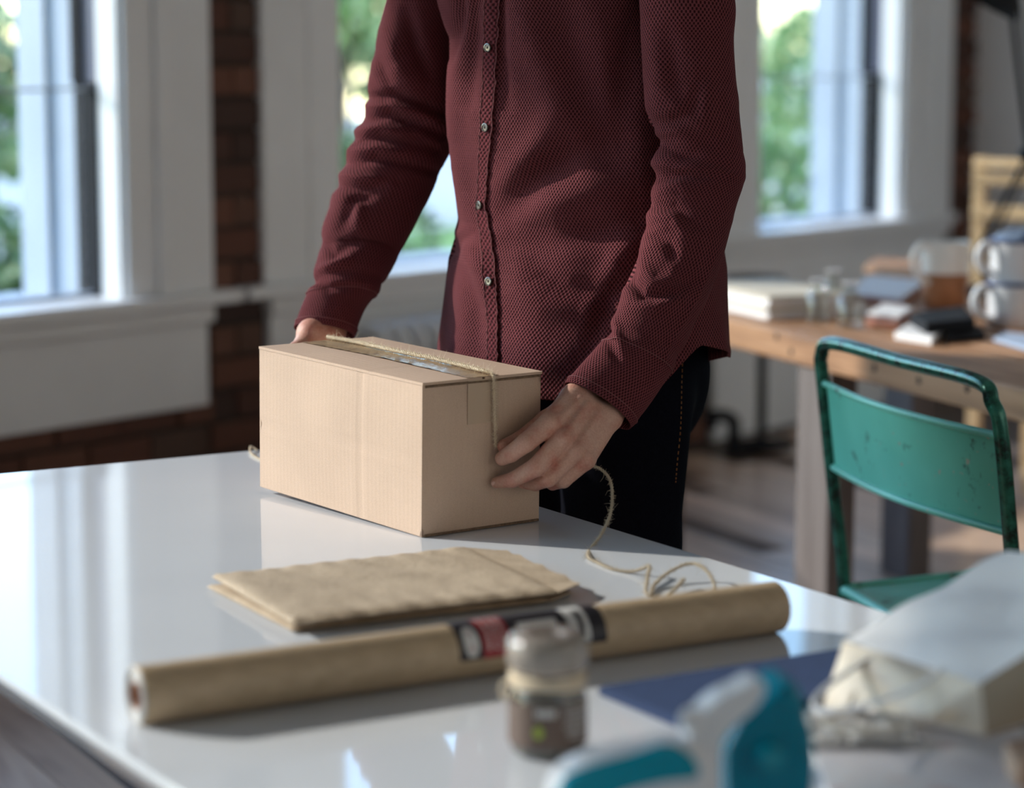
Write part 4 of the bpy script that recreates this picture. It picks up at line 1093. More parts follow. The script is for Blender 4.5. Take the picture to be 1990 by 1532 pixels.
so1 = sleeve('sleeve', R1, [.75, .85, .85, .82, .8, .8, .8, .82, .82, .82, .8, .78, .76, .76, .75, .74, .72, .62, .55], FR, (.50, .09, .0022), 9, 240, .86, 3)
R2 = [(955, -128, 935, -8, 3.50), (862, -132, 898, -12, 3.53), (784, -92, 888, -8, 3.55), (751, 0, 884, 0, 3.555), (737, 55, 886, 45, 3.56), (725, 110, 886, 100, 3.56), (714, 172, 886, 165, 3.56), (709, 215, 886, 225, 3.56), (690, 260, 880, 282, 3.56),
      (674, 305, 862, 322, 3.555), (660, 345, 846, 358, 3.55), (645, 392, 824, 398, 3.54), (627, 440, 800, 446, 3.53), (620, 488, 776, 492, 3.52), (612, 527, 760, 520, 3.50), (603, 560, 742, 556, 3.485), (590, 592, 712, 592, 3.475), (582, 612, 698, 622, 3.465), (573, 637, 687, 655, 3.455)]
FL = [([(715, 190), (770, 186), (830, 205), (880, 230)], -.0090, 10), ([(715, 205), (760, 205), (820, 222), (870, 245)], .0060, 9), ([(705, 232), (755, 225), (800, 238), (860, 262)], -.0085, 10), ([(692, 255), (740, 248), (790, 262)], .0060, 9),
      ([(690, 272), (735, 268), (790, 275), (850, 295)], -.0070, 9), ([(680, 292), (730, 290), (790, 300)], .0055, 9), ([(672, 318), (730, 308), (800, 322), (850, 335)], -.0075, 10), ([(662, 340), (700, 345), (760, 355)], .0055, 9),
      ([(655, 362), (700, 365), (770, 352)], -.0060, 9), ([(648, 385), (690, 400), (700, 440)], .0060, 15), ([(665, 440), (690, 390), (740, 370)], -.0070, 14), ([(622, 470), (650, 490), (690, 470)], -.0060, 12),
      ([(620, 525), (650, 515), (680, 502)], .0060, 9), ([(612, 548), (640, 560), (700, 560)], -.0080, 9), ([(750, 60), (770, 120), (800, 170)], .0050, 16), ([(790, 20), (805, 90), (835, 150)], -.0070, 16),
      ([(728, 100), (745, 140), (760, 170)], -.0030, 10), ([(840, 370), (810, 400), (780, 470)], .0030, 12)]
so2 = sleeve('sleeve', R2, [.8]*19, FL, (.46, .11, .0022), 9, 220, .885, 8)

# ---- trousers, shoes, hair
def tr_sdf(P):
    d = ellipsoid(P, (.105, 3.445, .915), (.172, .150, .16)); d = smin(d, ellipsoid(P, (.165, 3.50, .87), (.115, .105, .12)), .05)
    for hx, hy in ((.158, 3.355), (.048, 3.475)):
        d = smin(d, chain(P, [(hx, hy, .86), (hx-.004, hy, .66), (hx-.012, hy-.012, .47), (hx+.014, hy+.012, .10)], [.096, .082, .067, .058], .02), .03)
    wrk = .0025*np.sin(P[..., 2]*55+P[..., 0]*30)*np.exp(-((P[..., 2]-.5)/.12)**2); return d+wrk
TV, TF = surface_nets(tr_sdf, (-.12, 3.18, .03), (.36, 3.72, 1.02), .0065)
me = bpy.data.meshes.new('trousers'); me.from_pydata(TV.tolist(), [], TF.tolist()); tro = link('trousers', me, person, MT['denim'], smooth=True)
# the outer side seam with orange stitches, laid on the surface
def tsurf(u, v):
    r = ray(u, v); r.normalize(); lo = 3.0
    for k in range(700):
        p = C0+r*(lo+.001*k)
        if p.y > 3.1 and float(tr_sdf(np.array([[p.x, p.y, p.z]]))[0]) < .0005: return p
    return None
for seam in ([(1327, 690), (1325, 740), (1324, 790), (1322, 840), (1316, 900), (1313, 940)],):
    g = B(); path = catmull([q for q in (tsurf(*s_) for s_ in seam) if q is not None], 10)
    for i in range(0, len(path)-1, 2): g.tube([path[i]+V((0, -.001, 0)), path[i+1]+V((0, -.001, 0))], .0007, 5)
    g.obj('seam_stitches', MT['stitch'], tro)
fx, fy = -.74, -.67
for hx, hy in ((.172, 3.372), (.062, 3.492)):
    def sh_sdf(P, hx=hx, hy=hy):
        d = capsule(P, (hx+.03, hy+.03, .048), (hx+fx*.17, hy+fy*.17, .040), .040, .034); d = smin(d, capsule(P, (hx, hy, .05), (hx, hy, .11), .04, .045), .03); return np.maximum(d, .004-P[..., 2])
    sv, sf = surface_nets(sh_sdf, (hx-.24, hy-.22, -.01), (hx+.1, hy+.1, .17), .007)
    me = bpy.data.meshes.new('shoe'); me.from_pydata(sv.tolist(), [], sf.tolist()); shoe = link('shoe', me, person, MT['leather'], smooth=True)
    g = B(); a_ = V((hx+.055, hy+.05, .001)); f_ = V((fx, fy, 0)).normalized(); sd = V((-f_.y, f_.x, 0)); out = []
    for k in range(28):
        th = 2*math.pi*k/28; out.append(a_+f_*.125+f_*(.142*math.cos(th))+sd*((.040+.008*math.cos(th))*math.sin(th)))
    n_ = 28; g.add(out+[p+UZ*.014 for p in out], [tuple(range(n_-1, -1, -1)), tuple(range(n_, 2*n_))]+[(k, (k+1) % n_, n_+(k+1) % n_, n_+k) for k in range(n_)]); g.obj('sole', MT['dark'], shoe)
def hair_sdf(P):
    d = ellipsoid(P, (.022, 3.392, 1.722), (.091, .099, .116)); cut = (P[..., 0]-.0)*-.74+(P[..., 1]-3.37)*-.67+(1.73-P[..., 2])*.55
    d = np.maximum(d, cut-.045); return d+.003*np.sin(P[..., 0]*160+P[..., 2]*60)*np.sin(P[..., 1]*140)
sv, sf = surface_nets(hair_sdf, (-.12, 3.26, 1.56), (.16, 3.54, 1.87), .006)
me = bpy.data.meshes.new('hair'); me.from_pydata(sv.tolist(), [], sf.tolist()); link('hair', me, person, MT['hair'], smooth=True)
g = B(); g.lathe((.054, 3.425, 1.505), [(.078, -.015), (.072, .030), (.073, .055), (.081, .040), (.094, -.008)], 40, axis=(-.1, -.1, 1)); g.obj('collar', MT['shirt'], shirt, smooth=True)

# ------------------------------------------------------------------ jar with cellophane-wrapped lid
jc = gz(1064, 1462, .7502); jr = .0325
jar = empty('spice_jar', jc, label='small brown glass jar with twine round its neck, in front of the roll', cat='jar')
g = B(); g.lathe(jc, [(.0001, .0005), (.026, .0005), (.0305, .003), (jr, .008), (.0335, .035), (.0332, .052), (.030, .060), (.0285, .066), (.0285, .072), (.0265, .072), (.0265, .064), (.0305, .052), (.0308, .010), (.024, .004), (.0001, .004)], 56); g.obj('glass', MT['glass_body'], jar, smooth=True)
g = B(); g.lathe(jc, [(.0001, .0045), (.0235, .0046), (.0300, .011), (.0300, .046), (.027, .057), (.0001, .058)], 40); g.obj('contents', MT['coffee'], jar, smooth=True)
g = B(); vs = []; n = 40
for hgt in (.012, .050):
    for k in range(n+1):
        a = math.radians(-185+190*k/n); vs.append(jc+V((math.cos(a)*.0345, math.sin(a)*.0345, hgt)))
g.add(vs, [(k, k+1, n+2+k, n+1+k) for k in range(n)]); lb = g.obj('label', MT['kraft_label'], jar, smooth=True, angle=80)
def jp(a, h, r=.0349): a = math.radians(a); return jc+V((math.cos(a)*r, math.sin(a)*r, h))
g = B()
for row, (h0, h1, a0, a1, st) in enumerate(((.040, .0465, -108, -78, 6), (.0455, .0475, -66, -25, 3), (.0405, .0425, -66, -25, 3), (.0355, .0375, -64, -22, 4), (.0305, .0325, -66, -28, 3), (.0255, .0275, -62, -25, 4), (.0205, .0225, -60, -30, 3))):
    a = a0
    while a < a1:
        da = st*rng.uniform(.6, 1.1); g.add([jp(a, h0), jp(a+da, h0), jp(a+da, h1), jp(a, h1)], [(0, 1, 2, 3)]); a += da+1.6
g.obj('lettering', MT['print_white'], lb)
g = B(); pts = [jp(-104+7*math.cos(2*math.pi*k/20), .0265+.0055*math.sin(2*math.pi*k/20)) for k in range(20)]; g.add(pts, [tuple(range(20))]); g.obj('leaf_print', MT['print_green'], lb)
g = B()
for wnd in range(4):
    pts = [jc+V((math.cos(k/24*2*math.pi)*(.0318+.0012*math.sin(k*1.7+wnd)), math.sin(k/24*2*math.pi)*(.0318+.001*math.cos(k*2+wnd)), .0625+wnd*.0028+.0012*math.sin(k*.8+wnd))) for k in range(25)]
    g.tube(pts, .0017, 6, cap=False)
g.tube(catmull([jp(-165, .066, .036), jp(-168, .060, .041), jp(-160, .052, .039), jp(-150, .060, .037)], 6), .0015, 6)
nk = g.obj('neck_twine', MT['twine'], jar, smooth=True, angle=80); f = B(); fuzz(f, [jp(a, .067, .034) for a in range(-180, 0, 10)], 90, .006); fo = f.obj('stray_fibres', MT['twine'], nk); fo['kind'] = 'stuff'
g = B(); prof = [(.0285, .076), (.0345, .079), (.0352, .092), (.0340, .100), (.030, .1055), (.0135, .1065), (.0120, .1045), (.0120, .092)]
seg = 72; vs = []
for i, (r, h) in enumerate(prof):
    for k in range(seg):
        th = 2*math.pi*k/seg; rr = r+(.0007*math.sin(k*1.9+i)+.0006*math.sin(k*.7+2*i))*(1 if 0 < i < 6 else 0); vs.append(jc+V((rr*math.cos(th), rr*math.sin(th), h)))
g.add(vs, [(i*seg+k, i*seg+(k+1) % seg, (i+1)*seg+(k+1) % seg, (i+1)*seg+k) for i in range(len(prof)-1) for k in range(seg)]); lid = g.obj('wrapped_lid', MT['cellophane'], jar, smooth=True, angle=70)
g = B(); g.lathe(jc, [(.0001, .0735), (.030, .074), (.0325, .080), (.0325, .096), (.028, .1025), (.0138, .1035), (.0128, .0985), (.0128, .086), (.0001, .086)], 40); g.obj('spool', MT['tan_lid'], jar, smooth=True)
g = B(); g.lathe(jc, [(.0001, .0885), (.0127, .0886)], 30); g.obj('spool_hole_shade', MT['dark'], jar)  # near-black disc paints the shade deep inside the spool

# ------------------------------------------------------------------ stack of navy napkins
nv = [gz(1165, 1352, .75), gz(1640, 1276, .75), gz(1692, 1312, .75)]; e1 = nv[1]-nv[0]; e2 = V((e1.y, -e1.x, 0)).normalized()
for k in range(5):
    jit = V((rng.uniform(-.002, .002), rng.uniform(-.001, .001), 0)); g = B()
    near = gz(1322, 1418, .75)-nv[0]; o_ = nv[0]+jit+UZ*(.0002+k*.0018)
    n_ = 20; p_ = [o_, o_+near, o_+near+e1, o_+e1]
    g.hexa(p_+[q_+UZ*.0016 for q_ in p_])
    pos = ('bottom navy napkin of the flat stack beside the jar', 'second navy napkin from the bottom of the stack', 'middle navy napkin of the five in the stack', 'fourth navy napkin, just under the top one', 'top navy napkin of the flat stack beside the jar')[k]
    tag(g.obj('paper_napkin', MT['navy'], bevel=.0006), pos, 'napkin', 'navy napkins stacked beside the jar')

# ------------------------------------------------------------------ tape dispenser (lower right, very close)
td = empty('tape_dispenser', gz(1400, 1600, .75), label='teal and white hand tape dispenser at the bottom edge', cat='tape dispenser')
dc = gy(1476, 1455, 1.79); ax = V((.25, -.97, -.02)).normalized()
def drum(r0, r1, h0, h1, mat, name, par, seg=56): g = B(); g.lathe(dc, [(r0, h0), (r1-.002, h0), (r1, h0+.002), (r1, h1-.002), (r1-.002, h1), (r0, h1)], seg, axis=ax, close=True); return g.obj(name, mat, par, smooth=True)
# teal casing: rounded egg-shaped cover, extruded across
def shell(name, outline, Y, th, mat, par, bevel=.004, axis=ax):
    pts = [gy(u, v, Y) for u, v in outline]; n = len(pts); g = B(); h = axis*(th/2)
    g.add([p-h for p in pts]+[p+h for p in pts], [tuple(range(n-1, -1, -1)), tuple(range(n, 2*n))]+[(k, (k+1) % n, n+(k+1) % n, n+k) for k in range(n)])
    return g.obj(name, mat, par, smooth=True, bevel=bevel, seg=4, angle=50)
def curve2(pts, n=6):
    q = catmull([V((x, y, 0)) for x, y in pts+[pts[0]]], n); return [(p.x, p.y) for p in q[:-1]]
cov = curve2([(1392, 1440), (1420, 1390), (1462, 1355), (1500, 1318), (1525, 1312), (1541, 1340), (1548, 1375), (1560, 1420), (1562, 1480), (1548, 1560), (1510, 1610), (1450, 1615), (1405, 1575), (1393, 1510)])
shell('drum_cover', cov, 1.80, .050, MT['teal_drum'], td, .019)
drum(.012, .034, -.030, -.026, MT['teal_plastic'], 'hub_disc', td); drum(.0001, .010, -.036, .030, MT['teal_plastic'], 'axle', td)
shell('blade_arm', curve2([(1325, 1470), (1332, 1420), (1350, 1385), (1385, 1352), (1430, 1330), (1455, 1316), (1474, 1318), (1476, 1340), (1455, 1372), (1425, 1398), (1400, 1425), (1392, 1460), (1390, 1540), (1372, 1600), (1345, 1580), (1330, 1520)]), 1.765, .024, MT['white_plastic'], td, .008)
hdl = curve2([(1066, 1545), (1075, 1512), (1110, 1480), (1170, 1458), (1240, 1444), (1300, 1432), (1345, 1440), (1372, 1480), (1372, 1540), (1345, 1580), (1250, 1600), (1150, 1620), (1080, 1590)])
shell('handle', hdl, 1.76, .034, MT['white_plastic'], td, .010)
grip = curve2([(1078, 1552), (1100, 1512), (1150, 1488), (1230, 1466), (1300, 1448), (1336, 1462), (1352, 1492), (1342, 1508), (1280, 1516), (1200, 1538), (1130, 1575), (1085, 1590)])
shell('grip_inlay', grip, 1.744, .016, MT['teal_plastic'], td, .004)
g = B(); g.lathe(gy(1344, 1398, 1.757), [(.0001, .006), (.006, .005), (.009, .002), (.009, -.004)], 20, axis=(.1, -.9, .4)); g.obj('screw_boss', MT['white_plastic'], td, smooth=True)
g = B(); g.box(gy(1340, 1580, 1.79)*1.0, (.055, 0, 0), (0, .03, 0), (0, 0, -(gy(1340, 1580, 1.79).z-.7505))); g.obj('foot', MT['white_plastic'], td, bevel=.003)

# ------------------------------------------------------------------ paper bag, lying on its side
bag = empty('paper_bag', gz(1900, 1400, .75), label='white paper carrier bag lying on its side, cream inside, twisted handles', cat='bag')
def sheet(name, quad, mat, par, sag=.0, n=18, th=.0006, wr=0):
    g = B(); vs = []; q = [V(p) for p in quad]; nrm = (q[1]-q[0]).cross(q[3]-q[0]).normalized()
    for i in range(n+1):
        for j in range(n+1):
            x, y = i/n, j/n; p = (q[0]*(1-x)+q[1]*x)*(1-y)+(q[3]*(1-x)+q[2]*x)*y
            vs.append(p+nrm*(sag*math.sin(math.pi*x)*math.sin(math.pi*y)+wr*math.sin(7*x+4*y+1)*math.sin(math.pi*y)+wr*.5*math.sin(13*x-6*y)))
    S = (n+1)**2; vs += [p-nrm*th for p in vs]; fs = []
    for i in range(n):
        for j in range(n):
            k = i*(n+1)+j; fs += [(k, k+n+1, k+n+2, k+1), (S+k, S+k+1, S+k+n+2, S+k+n+1)]
    for i in range(n):
        for a, b_ in ((i*(n+1), (i+1)*(n+1)), (i*(n+1)+n, (i+1)*(n+1)+n), (i, i+1), (n*(n+1)+i, n*(n+1)+i+1)): fs.append((a, b_, b_+S, a+S))
    g.add(vs, fs); return g.obj(name, mat, par, smooth=True, angle=60)
Ya = 2.12
q0, q1, q2, q3 = gy(1640, 1243, 2.20), gy(1958, 1070, 2.28), gy(2250, 1110, 2.10), gy(1905, 1330, 1.98)
sheet('top_panel', [q0, q1, q2, q3], MT['bag_white'], bag, .004, 30, .0006, .004)
l0 = gy(1640, 1246, 2.198); l1 = gy(1906, 1332, 1.978); l2 = gy(1862, 1400, 1.965); l3 = gy(1600, 1372, 2.09)
sheet('lining', [l0, l1, l2, l3], MT['bag_inside'], bag, -.012, 20, .0006, .002)
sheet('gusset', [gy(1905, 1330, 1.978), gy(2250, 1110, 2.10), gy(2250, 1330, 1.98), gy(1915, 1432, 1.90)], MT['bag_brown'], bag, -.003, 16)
sheet('gusset', [gy(1905, 1331, 1.977), gy(1915, 1432, 1.90), gy(1800, 1400, 1.93), gy(1830, 1372, 1.96)], MT['bag_inside'], bag, .0, 10)
b0 = [gz(1600, 1374, .7625), gz(1912, 1430, .7625), gz(2250, 1330, .7625), gz(2000, 1230, .7625)]
sheet('bottom_panel', b0, MT['bag_white'], bag, 0, 6)
g = B(); g.tube(catmull([gy(1740, 1262, 2.155), gy(1690, 1283, 2.12), gy(1630, 1318, 2.06), gy(1590, 1352, 2.03), gy(1583, 1374, 2.02), gy(1612, 1384, 2.0), gy(1700, 1366, 1.98), gy(1790, 1330, 1.97), gy(1835, 1296, 1.97)], 8), .0026, 8); g.obj('handle', MT['bag_white'], bag, smooth=True)
g = B(); g.tube(catmull([gy(1660, 1350, 2.04), gy(1640, 1385, 2.0), gy(1600, 1402, 1.96), gy(1640, 1420, 1.94), gy(1730, 1412, 1.93), gy(1820, 1392, 1.93), gy(1850, 1378, 1.94)], 8), .0024, 8); g.obj('handle', MT['bag_inside'], bag, smooth=True)
# papers and tissue under the bag
def flat(name, px, z, th, mat, label, cat, group=None, bev=.0004):
    p = [gz(u, v, z) for u, v in px]; g = B(); g.hexa(p+[q_+UZ*th for q_ in p]); return tag(g.obj(name, mat, bevel=bev), label, cat, group)
mg = flat('magazine', [(1575, 1452), (1640, 1640), (2100, 1560), (1960, 1410)], .7502, .010, MT['paper'], 'thick white magazine at the lower right table corner', 'magazine')
m = M('magazine_cover', (.76, .75, .77), .3); v_n = m.noise(m.coord(), 14, 3); m.color(m.ramp(v_n, [(.40, (.74, .72, .76)), (.58, (.76, .75, .77)), (.66, (.62, .40, .40)), (.72, (.70, .68, .74))])); MT['cover'] = m.m
p = [gz(u, v_, .7604) for u, v_ in [(1577, 1449), (1642, 1635), (2098, 1556), (1958, 1408)]]; g = B(); g.hexa(p+[q_+UZ*.0004 for q_ in p]); g.obj('cover', MT['cover'], mg)
flat('cardboard_box', [(1950, 1492), (1975, 1532), (2150, 1500), (2100, 1455)], .7610, .022, MT['cardboard'], 'small brown cardboard box at the right edge, on the magazine', 'box', bev=.001)
# crumpled tissue
g = B(); n = 34; vs = []; tcn = gz(1650, 1415, .7655); rs = np.random.RandomState(9)
ph_ = rs.uniform(0, 6, 12)
for i in range(n+1):
    for j in range(n+1):
        x, y = i/n-.5, j/n-.5; hh = abs(.010*math.sin(9*x+ph_[0]+3*math.sin(7*y))+.008*math.sin(17*y+ph_[1]+2*math.sin(11*x))+.004*math.sin(31*x+23*y))*max(0, 1-3.4*(x*x+y*y))
        vs.append(tcn+V((x*.115, y*.10, hh*.8)))
g.add(vs, [(i*(n+1)+j, (i+1)*(n+1)+j, (i+1)*(n+1)+j+1, i*(n+1)+j+1) for i in range(n) for j in range(n)]); MT['tissue'] = trans('clear_wrap', (.78, .76, .74), .12, .3)
o = g.obj('crumpled_wrap', MT['tissue'], smooth=False); tag(o, 'crumpled shiny clear wrap between the dispenser and the bag', 'wrapping')
md = o.modifiers.new('solid', 'SOLIDIFY'); md.thickness = .0005

# ------------------------------------------------------------------ workbench (right)
E1 = V((.349, -.937, 0)).normalized(); E2 = V((.937, .349, 0)).normalized(); BA = V((.344, 5.846, 0))-V((.349, -.937, 0)).normalized()*.13; BLN, BWD = 3.2, .80
bench = empty('workbench', BA+E1*BLN/2+E2*BWD/2, label='rustic wooden workbench with a thick plank top, right background', cat='table')
def bq(a, c, z): return BA+E1*a+E2*c+UZ*z
nb = 6
for k in range(nb):   # boards of the top
    g = B(); g.box(bq(0, BWD*k/nb, .687), E1*BLN, E2*(BWD/nb-.003), UZ*(.063-rng.uniform(0, .001)))
    me = g.mesh('top_board'); me.materials.append(MT['bench_wood'])
    o = bpy.data.objects.new('top_board', me); sc.collection.objects.link(o); o.parent = bench; me.transform(Matrix.Translation(-bench.location)); me.transform(Matrix.Rotation(-math.atan2(E1.y, E1.x), 4, 'Z')); o.rotation_euler = (0, 0, math.atan2(E1.y, E1.x))
    md = o.modifiers.new('b', 'BEVEL'); md.width = .004; md.segments = 2
lt = gz(1605, 663, .75); la = (lt-BA).dot(E1)
for a in (.0, la-.14, BLN-.25):
    for c in (.012, BWD-.09):
        g = B(); g.box(bq(a, c, 0), E1*.15, E2*.066, UZ*.687); g.obj('leg', MT['leg_wood'], bench, bevel=.004)
g = B(); g.box(bq(.05, .45, .60), E1*(BLN-.1), E2*.03, UZ*.087); g.obj('rail', MT['bench_wood'], bench)
g = B()
for (u, v_) in ((1510, 654), (1538, 684), (1880, 756), (1700, 715), (1786, 740)):
    k0 = BA; r = ray(u, v_); s_ = E2.dot(BA-C0)/E2.dot(r); p = C0+r*s_-E2*.0008
    g.lathe(p, [(.0001, .0003), (.005, .0003), (.008, 0)], 14, axis=-E2)
g.obj('knots', MT['dark'], bench)['kind'] = 'stuff'
# items on the bench ----------------------------------------------------------
def bottle(u, v_, r, h, label):
    c = gz(u, v_, .7503); root = empty('glass_bottle', c, label=label, cat='bottle', group='small clear bottles on the workbench')
    prof = [(.0001, .001), (r*.92, .001), (r, .006), (r, h*.60), (r*.86, h*.70), (r*.50, h*.78), (r*.46, h*.90), (r*.58, h*.93), (r*.58, h), (r*.40, h), (r*.38, h*.78), (r*.80, h*.66), (r*.92, h*.58), (r*.92, .010), (.0001, .008)]
    g = B(); g.lathe(c, prof, 32); g.obj('glass', MT['bottle'], root, smooth=True)
    g = B(); g.lathe(c, [(r*.42, h*.995), (r*.60, h*.995), (r*.62, h*1.03), (r*.42, h*1.03)], 28, close=True); g.obj('lip', MT['white_plastic'], root, smooth=True); return root
bottle(1590, 628, .028, .095, 'small clear glass bottle, leftmost of the three'); bottle(1652, 638, .032, .098, 'small clear glass bottle, nearest and rightmost of the three'); bottle(1618, 612, .027, .10, 'small clear glass bottle behind the other two')
c = gz(1835, 600, .7503); rj = .058
jug = empty('pottery_jug', c, label='two-tone jug, white glaze above bare terracotta', cat='jug')
g = B(); g.lathe(c, [(.0001, .002), (rj*.78, .002), (rj*.84, .006), (rj*.93, .04), (rj*.98, .085)], 48); g.obj('terracotta_base', MT['terracotta'], jug, smooth=True)
g = B(); seg = 64; prof = [(rj*.98, .085), (rj*1.02, .115), (rj*.98, .140), (rj*1.0, .158), (rj*.94, .158), (rj*.92, .138), (rj*.95, .112), (rj*.92, .085), (.0001, .080)]; vs = []
for i, (r, h) in enumerate(prof):
    for k in range(seg):
        th = 2*math.pi*k/seg; li = .014*math.exp(-((((th-3.5+math.pi) % (2*math.pi))-math.pi)/.35)**2)*(1 if h > .15 else 0); vs.append(c+V(((r+li)*math.cos(th), (r+li)*math.sin(th), h+li*.4+.002*math.sin(3*th)*(h > .15))))
g.add(vs, [(i*seg+k, i*seg+(k+1) % seg, (i+1)*seg+(k+1) % seg, (i+1)*seg+k) for i in range(len(prof)-1) for k in range(seg)]); g.obj('glazed_rim', MT['crock_white'], jug, smooth=True)
g = B(); g.tube(catmull([c+V((-rj*.70, -rj*.65, .150)), c+V((-rj*1.15, -rj*.72, .152)), c+V((-rj*1.42, -rj*.72, .125)), c+V((-rj*1.25, -rj*.68, .085)), c+V((-rj*.74, -rj*.58, .062))], 7), .0075, 10); g.obj('handle', MT['crock_white'], jug, smooth=True)
def mug(u, v_, z, r, h, label):
    c = gz(u, v_, .7503); c.z = z; root = empty('enamel_mug', c, label=label, cat='mug', group='white enamel mugs stacked on the workbench')
    g = B(); g.lathe(c, [(.0001, .0), (r*.9, .0), (r*.97, .006), (r, h-.003), (r*1.03, h), (r*.98, h), (r*.95, h-.004), (r*.92, .008), (.0001, .006)], 48); g.obj('cup', MT['enamel_white'], root, smooth=True)
    g = B(); g.lathe(c, [(r*1.005, h-.009), (r*1.045, h-.007), (r*1.045, h+.001), (r*.97, h+.001)], 48); g.obj('rim', MT['enamel_blue'], root, smooth=True)
    g = B(); g.tube(catmull([c+V((-r*.92, -r*.35, h*.85)), c+V((-r*1.30, -r*.42, h*.88)), c+V((-r*1.52, -r*.45, h*.58)), c+V((-r*1.35, -r*.42, h*.28)), c+V((-r*.90, -r*.35, h*.18))], 7), .008, 10); g.obj('handle', MT['enamel_white'], root, smooth=True); return c
mc_ = mug(1975, 634, .7503, .066, .100, 'lower white enamel mug of the stack at the right edge'); mug(1975, 634, .8525, .062, .092, 'upper white enamel mug of the stack, cloth inside')
g = B(); cc = mc_+UZ*.196; seg = 40; vs = [cc+UZ*.012]
for i in range(1, 6):
    for k in range(seg):
        th = 2*math.pi*k/seg; r = .058*i/5; vs.append(cc+V((r*math.cos(th), r*math.sin(th), .018*(1-(i/5)**2)+.004*math.sin(5*th+i)-(.006 if i == 5 else 0))))
g.add(vs, [(0, 1+k, 1+(k+1) % seg) for k in range(seg)]+[(1+(i-1)*seg+k, 1+i*seg+k, 1+i*seg+(k+1) % seg, 1+(i-1)*seg+(k+1) % seg) for i in range(1, 5) for k in range(seg)])
tag(g.obj('folded_cloth', MT['blue_cloth'], smooth=True, angle=80), 'blue-grey cloth tucked into the upper mug', 'cloth')
# paper stacks
def bstack(u, v_, a, c_, n, th, mats, name, labels, cat, group, rot=0, jit=.006):
    o = gz(u, v_, .7504); ea = Matrix.Rotation(rot, 3, 'Z')@E1; eb = Matrix.Rotation(rot, 3, 'Z')@E2
    for k in range(n):
        g = B(); j = ea*rng.uniform(-jit, jit)+eb*rng.uniform(-jit, jit); g.box(o+j+UZ*(k*(th+.0004))-ea*a, ea*a, eb*c_, UZ*th)
        tag(g.obj(name, mats[k % len(mats)], bevel=.001), labels[k], cat, group)
nth = ['bottom', 'second from the bottom', 'third from the bottom', 'fourth from the bottom', 'second from the top', 'top']
bstack(1490, 622, .40, .22, 6, .0085, [MT['paper'], MT['paper'], MT['paper_cream']], 'magazine', ['white magazine, %s of the stack left of the bottles' % q_ for q_ in nth], 'magazine', 'magazines stacked left of the bottles')
def bflat(px, z, th, mat, name, label, cat, group=None):
    p = [gz(u, v_, z) for u, v_ in px]; g = B(); g.hexa(p+[q_+UZ*th for q_ in p]); return tag(g.obj(name, mat, bevel=.002), label, cat, group)
bflat([(1660, 588), (1752, 602), (1800, 566), (1700, 556)], .7504, .016, MT['red_brown'], 'book', 'brown book lying flat behind the bottles', 'book')
bflat([(1640, 570), (1752, 584), (1800, 548), (1690, 540)], .7668, .006, MT['paper'], 'sheaf_of_paper', 'white paper sheaf on the brown book behind the bottles', 'paper')
bflat([(1684, 634), (1745, 644), (1775, 622), (1715, 612)], .7504, .018, MT['red_brown'], 'wallet', 'small reddish brown box right of the bottles', 'box')
bflat([(1684, 612), (1745, 620), (1775, 600), (1715, 592)], .7690, .004, MT['paper'], 'notepad', 'white notepad on the small reddish brown box', 'notepad')
bflat([(1680, 530), (1790, 545), (1800, 520), (1700, 515)], .7504, .020, MT['bench_wood'], 'wooden_tray', 'low wooden tray at the far side of the bench', 'tray')
wb = bflat([(1738, 660), (1810, 672), (1832, 654), (1764, 643)], .7504, .016, MT['paper'], 'card_box', 'flat white card box in front of the jug', 'box')
sb = bflat([(1836, 668), (1915, 660), (1905, 645), (1842, 650)], .7504, .013, MT['black_metal'], 'tool_case', 'flat black tool case in front of the mugs', 'case')
bflat([(1768, 630), (1800, 650), (1895, 640), (1870, 614)], .7660, .024, MT['black_metal'], 'stapler', 'black box-shaped stapler in front of the jug', 'stapler')
bflat([(1930, 664), (2100, 712), (2140, 672), (1950, 650)], .7504, .007, MT['blue_paper'], 'leaflet', 'pale blue leaflet by the mugs at the right edge', 'leaflet')
# desk lamp
lbp = gz(1925, 572, .7503); lamp = empty('desk_lamp', lbp, label='dark jointed desk lamp behind the mugs', cat='lamp')
g = B(); g.lathe(lbp, [(.0001, 0), (.075, 0), (.078, .006), (.070, .018), (.015, .026), (.0001, .026)], 36); g.obj('base', MT['black_metal'], lamp, smooth=True)
Yl = lbp.y; j1 = gy(1893, 500, Yl-.02); j2 = gy(1998, 300, Yl-.1); j3 = gy(1955, -60, Yl-.2)
g = B(); g.tube([lbp+UZ*.02, j1], .007, 8); g.tube([j1, j2], .0065, 8); g.tube([j1+V((.028, 0, 0)), j2+V((.022, 0, .01))], .004, 8); g.obj('lower_arm', MT['black_metal'], lamp, smooth=True)
g = B(); g.tube([j2, j3], .0065, 8); g.tube([j2+V((.022, 0, 0)), j3+V((.02, 0, 0))], .004, 8); g.obj('upper_arm', MT['black_metal'], lamp, smooth=True)
g = B(); g.lathe(j2-V((.004, .03, 0)), [(.0001, 0), (.017, 0), (.017, .05), (.0001, .05)], 20, axis=(0, 1, 0)); g.obj('joint', MT['black_metal'], lamp, smooth=True)
g = B(); g.lathe(j3, [(.02, .05), (.03, .03), (.06, -.04), (.085, -.09), (.082, -.09), (.056, -.04), (.02, .03)], 36, axis=(.5, 0, .85)); g.obj('shade', MT['black_metal'], lamp, smooth=True)

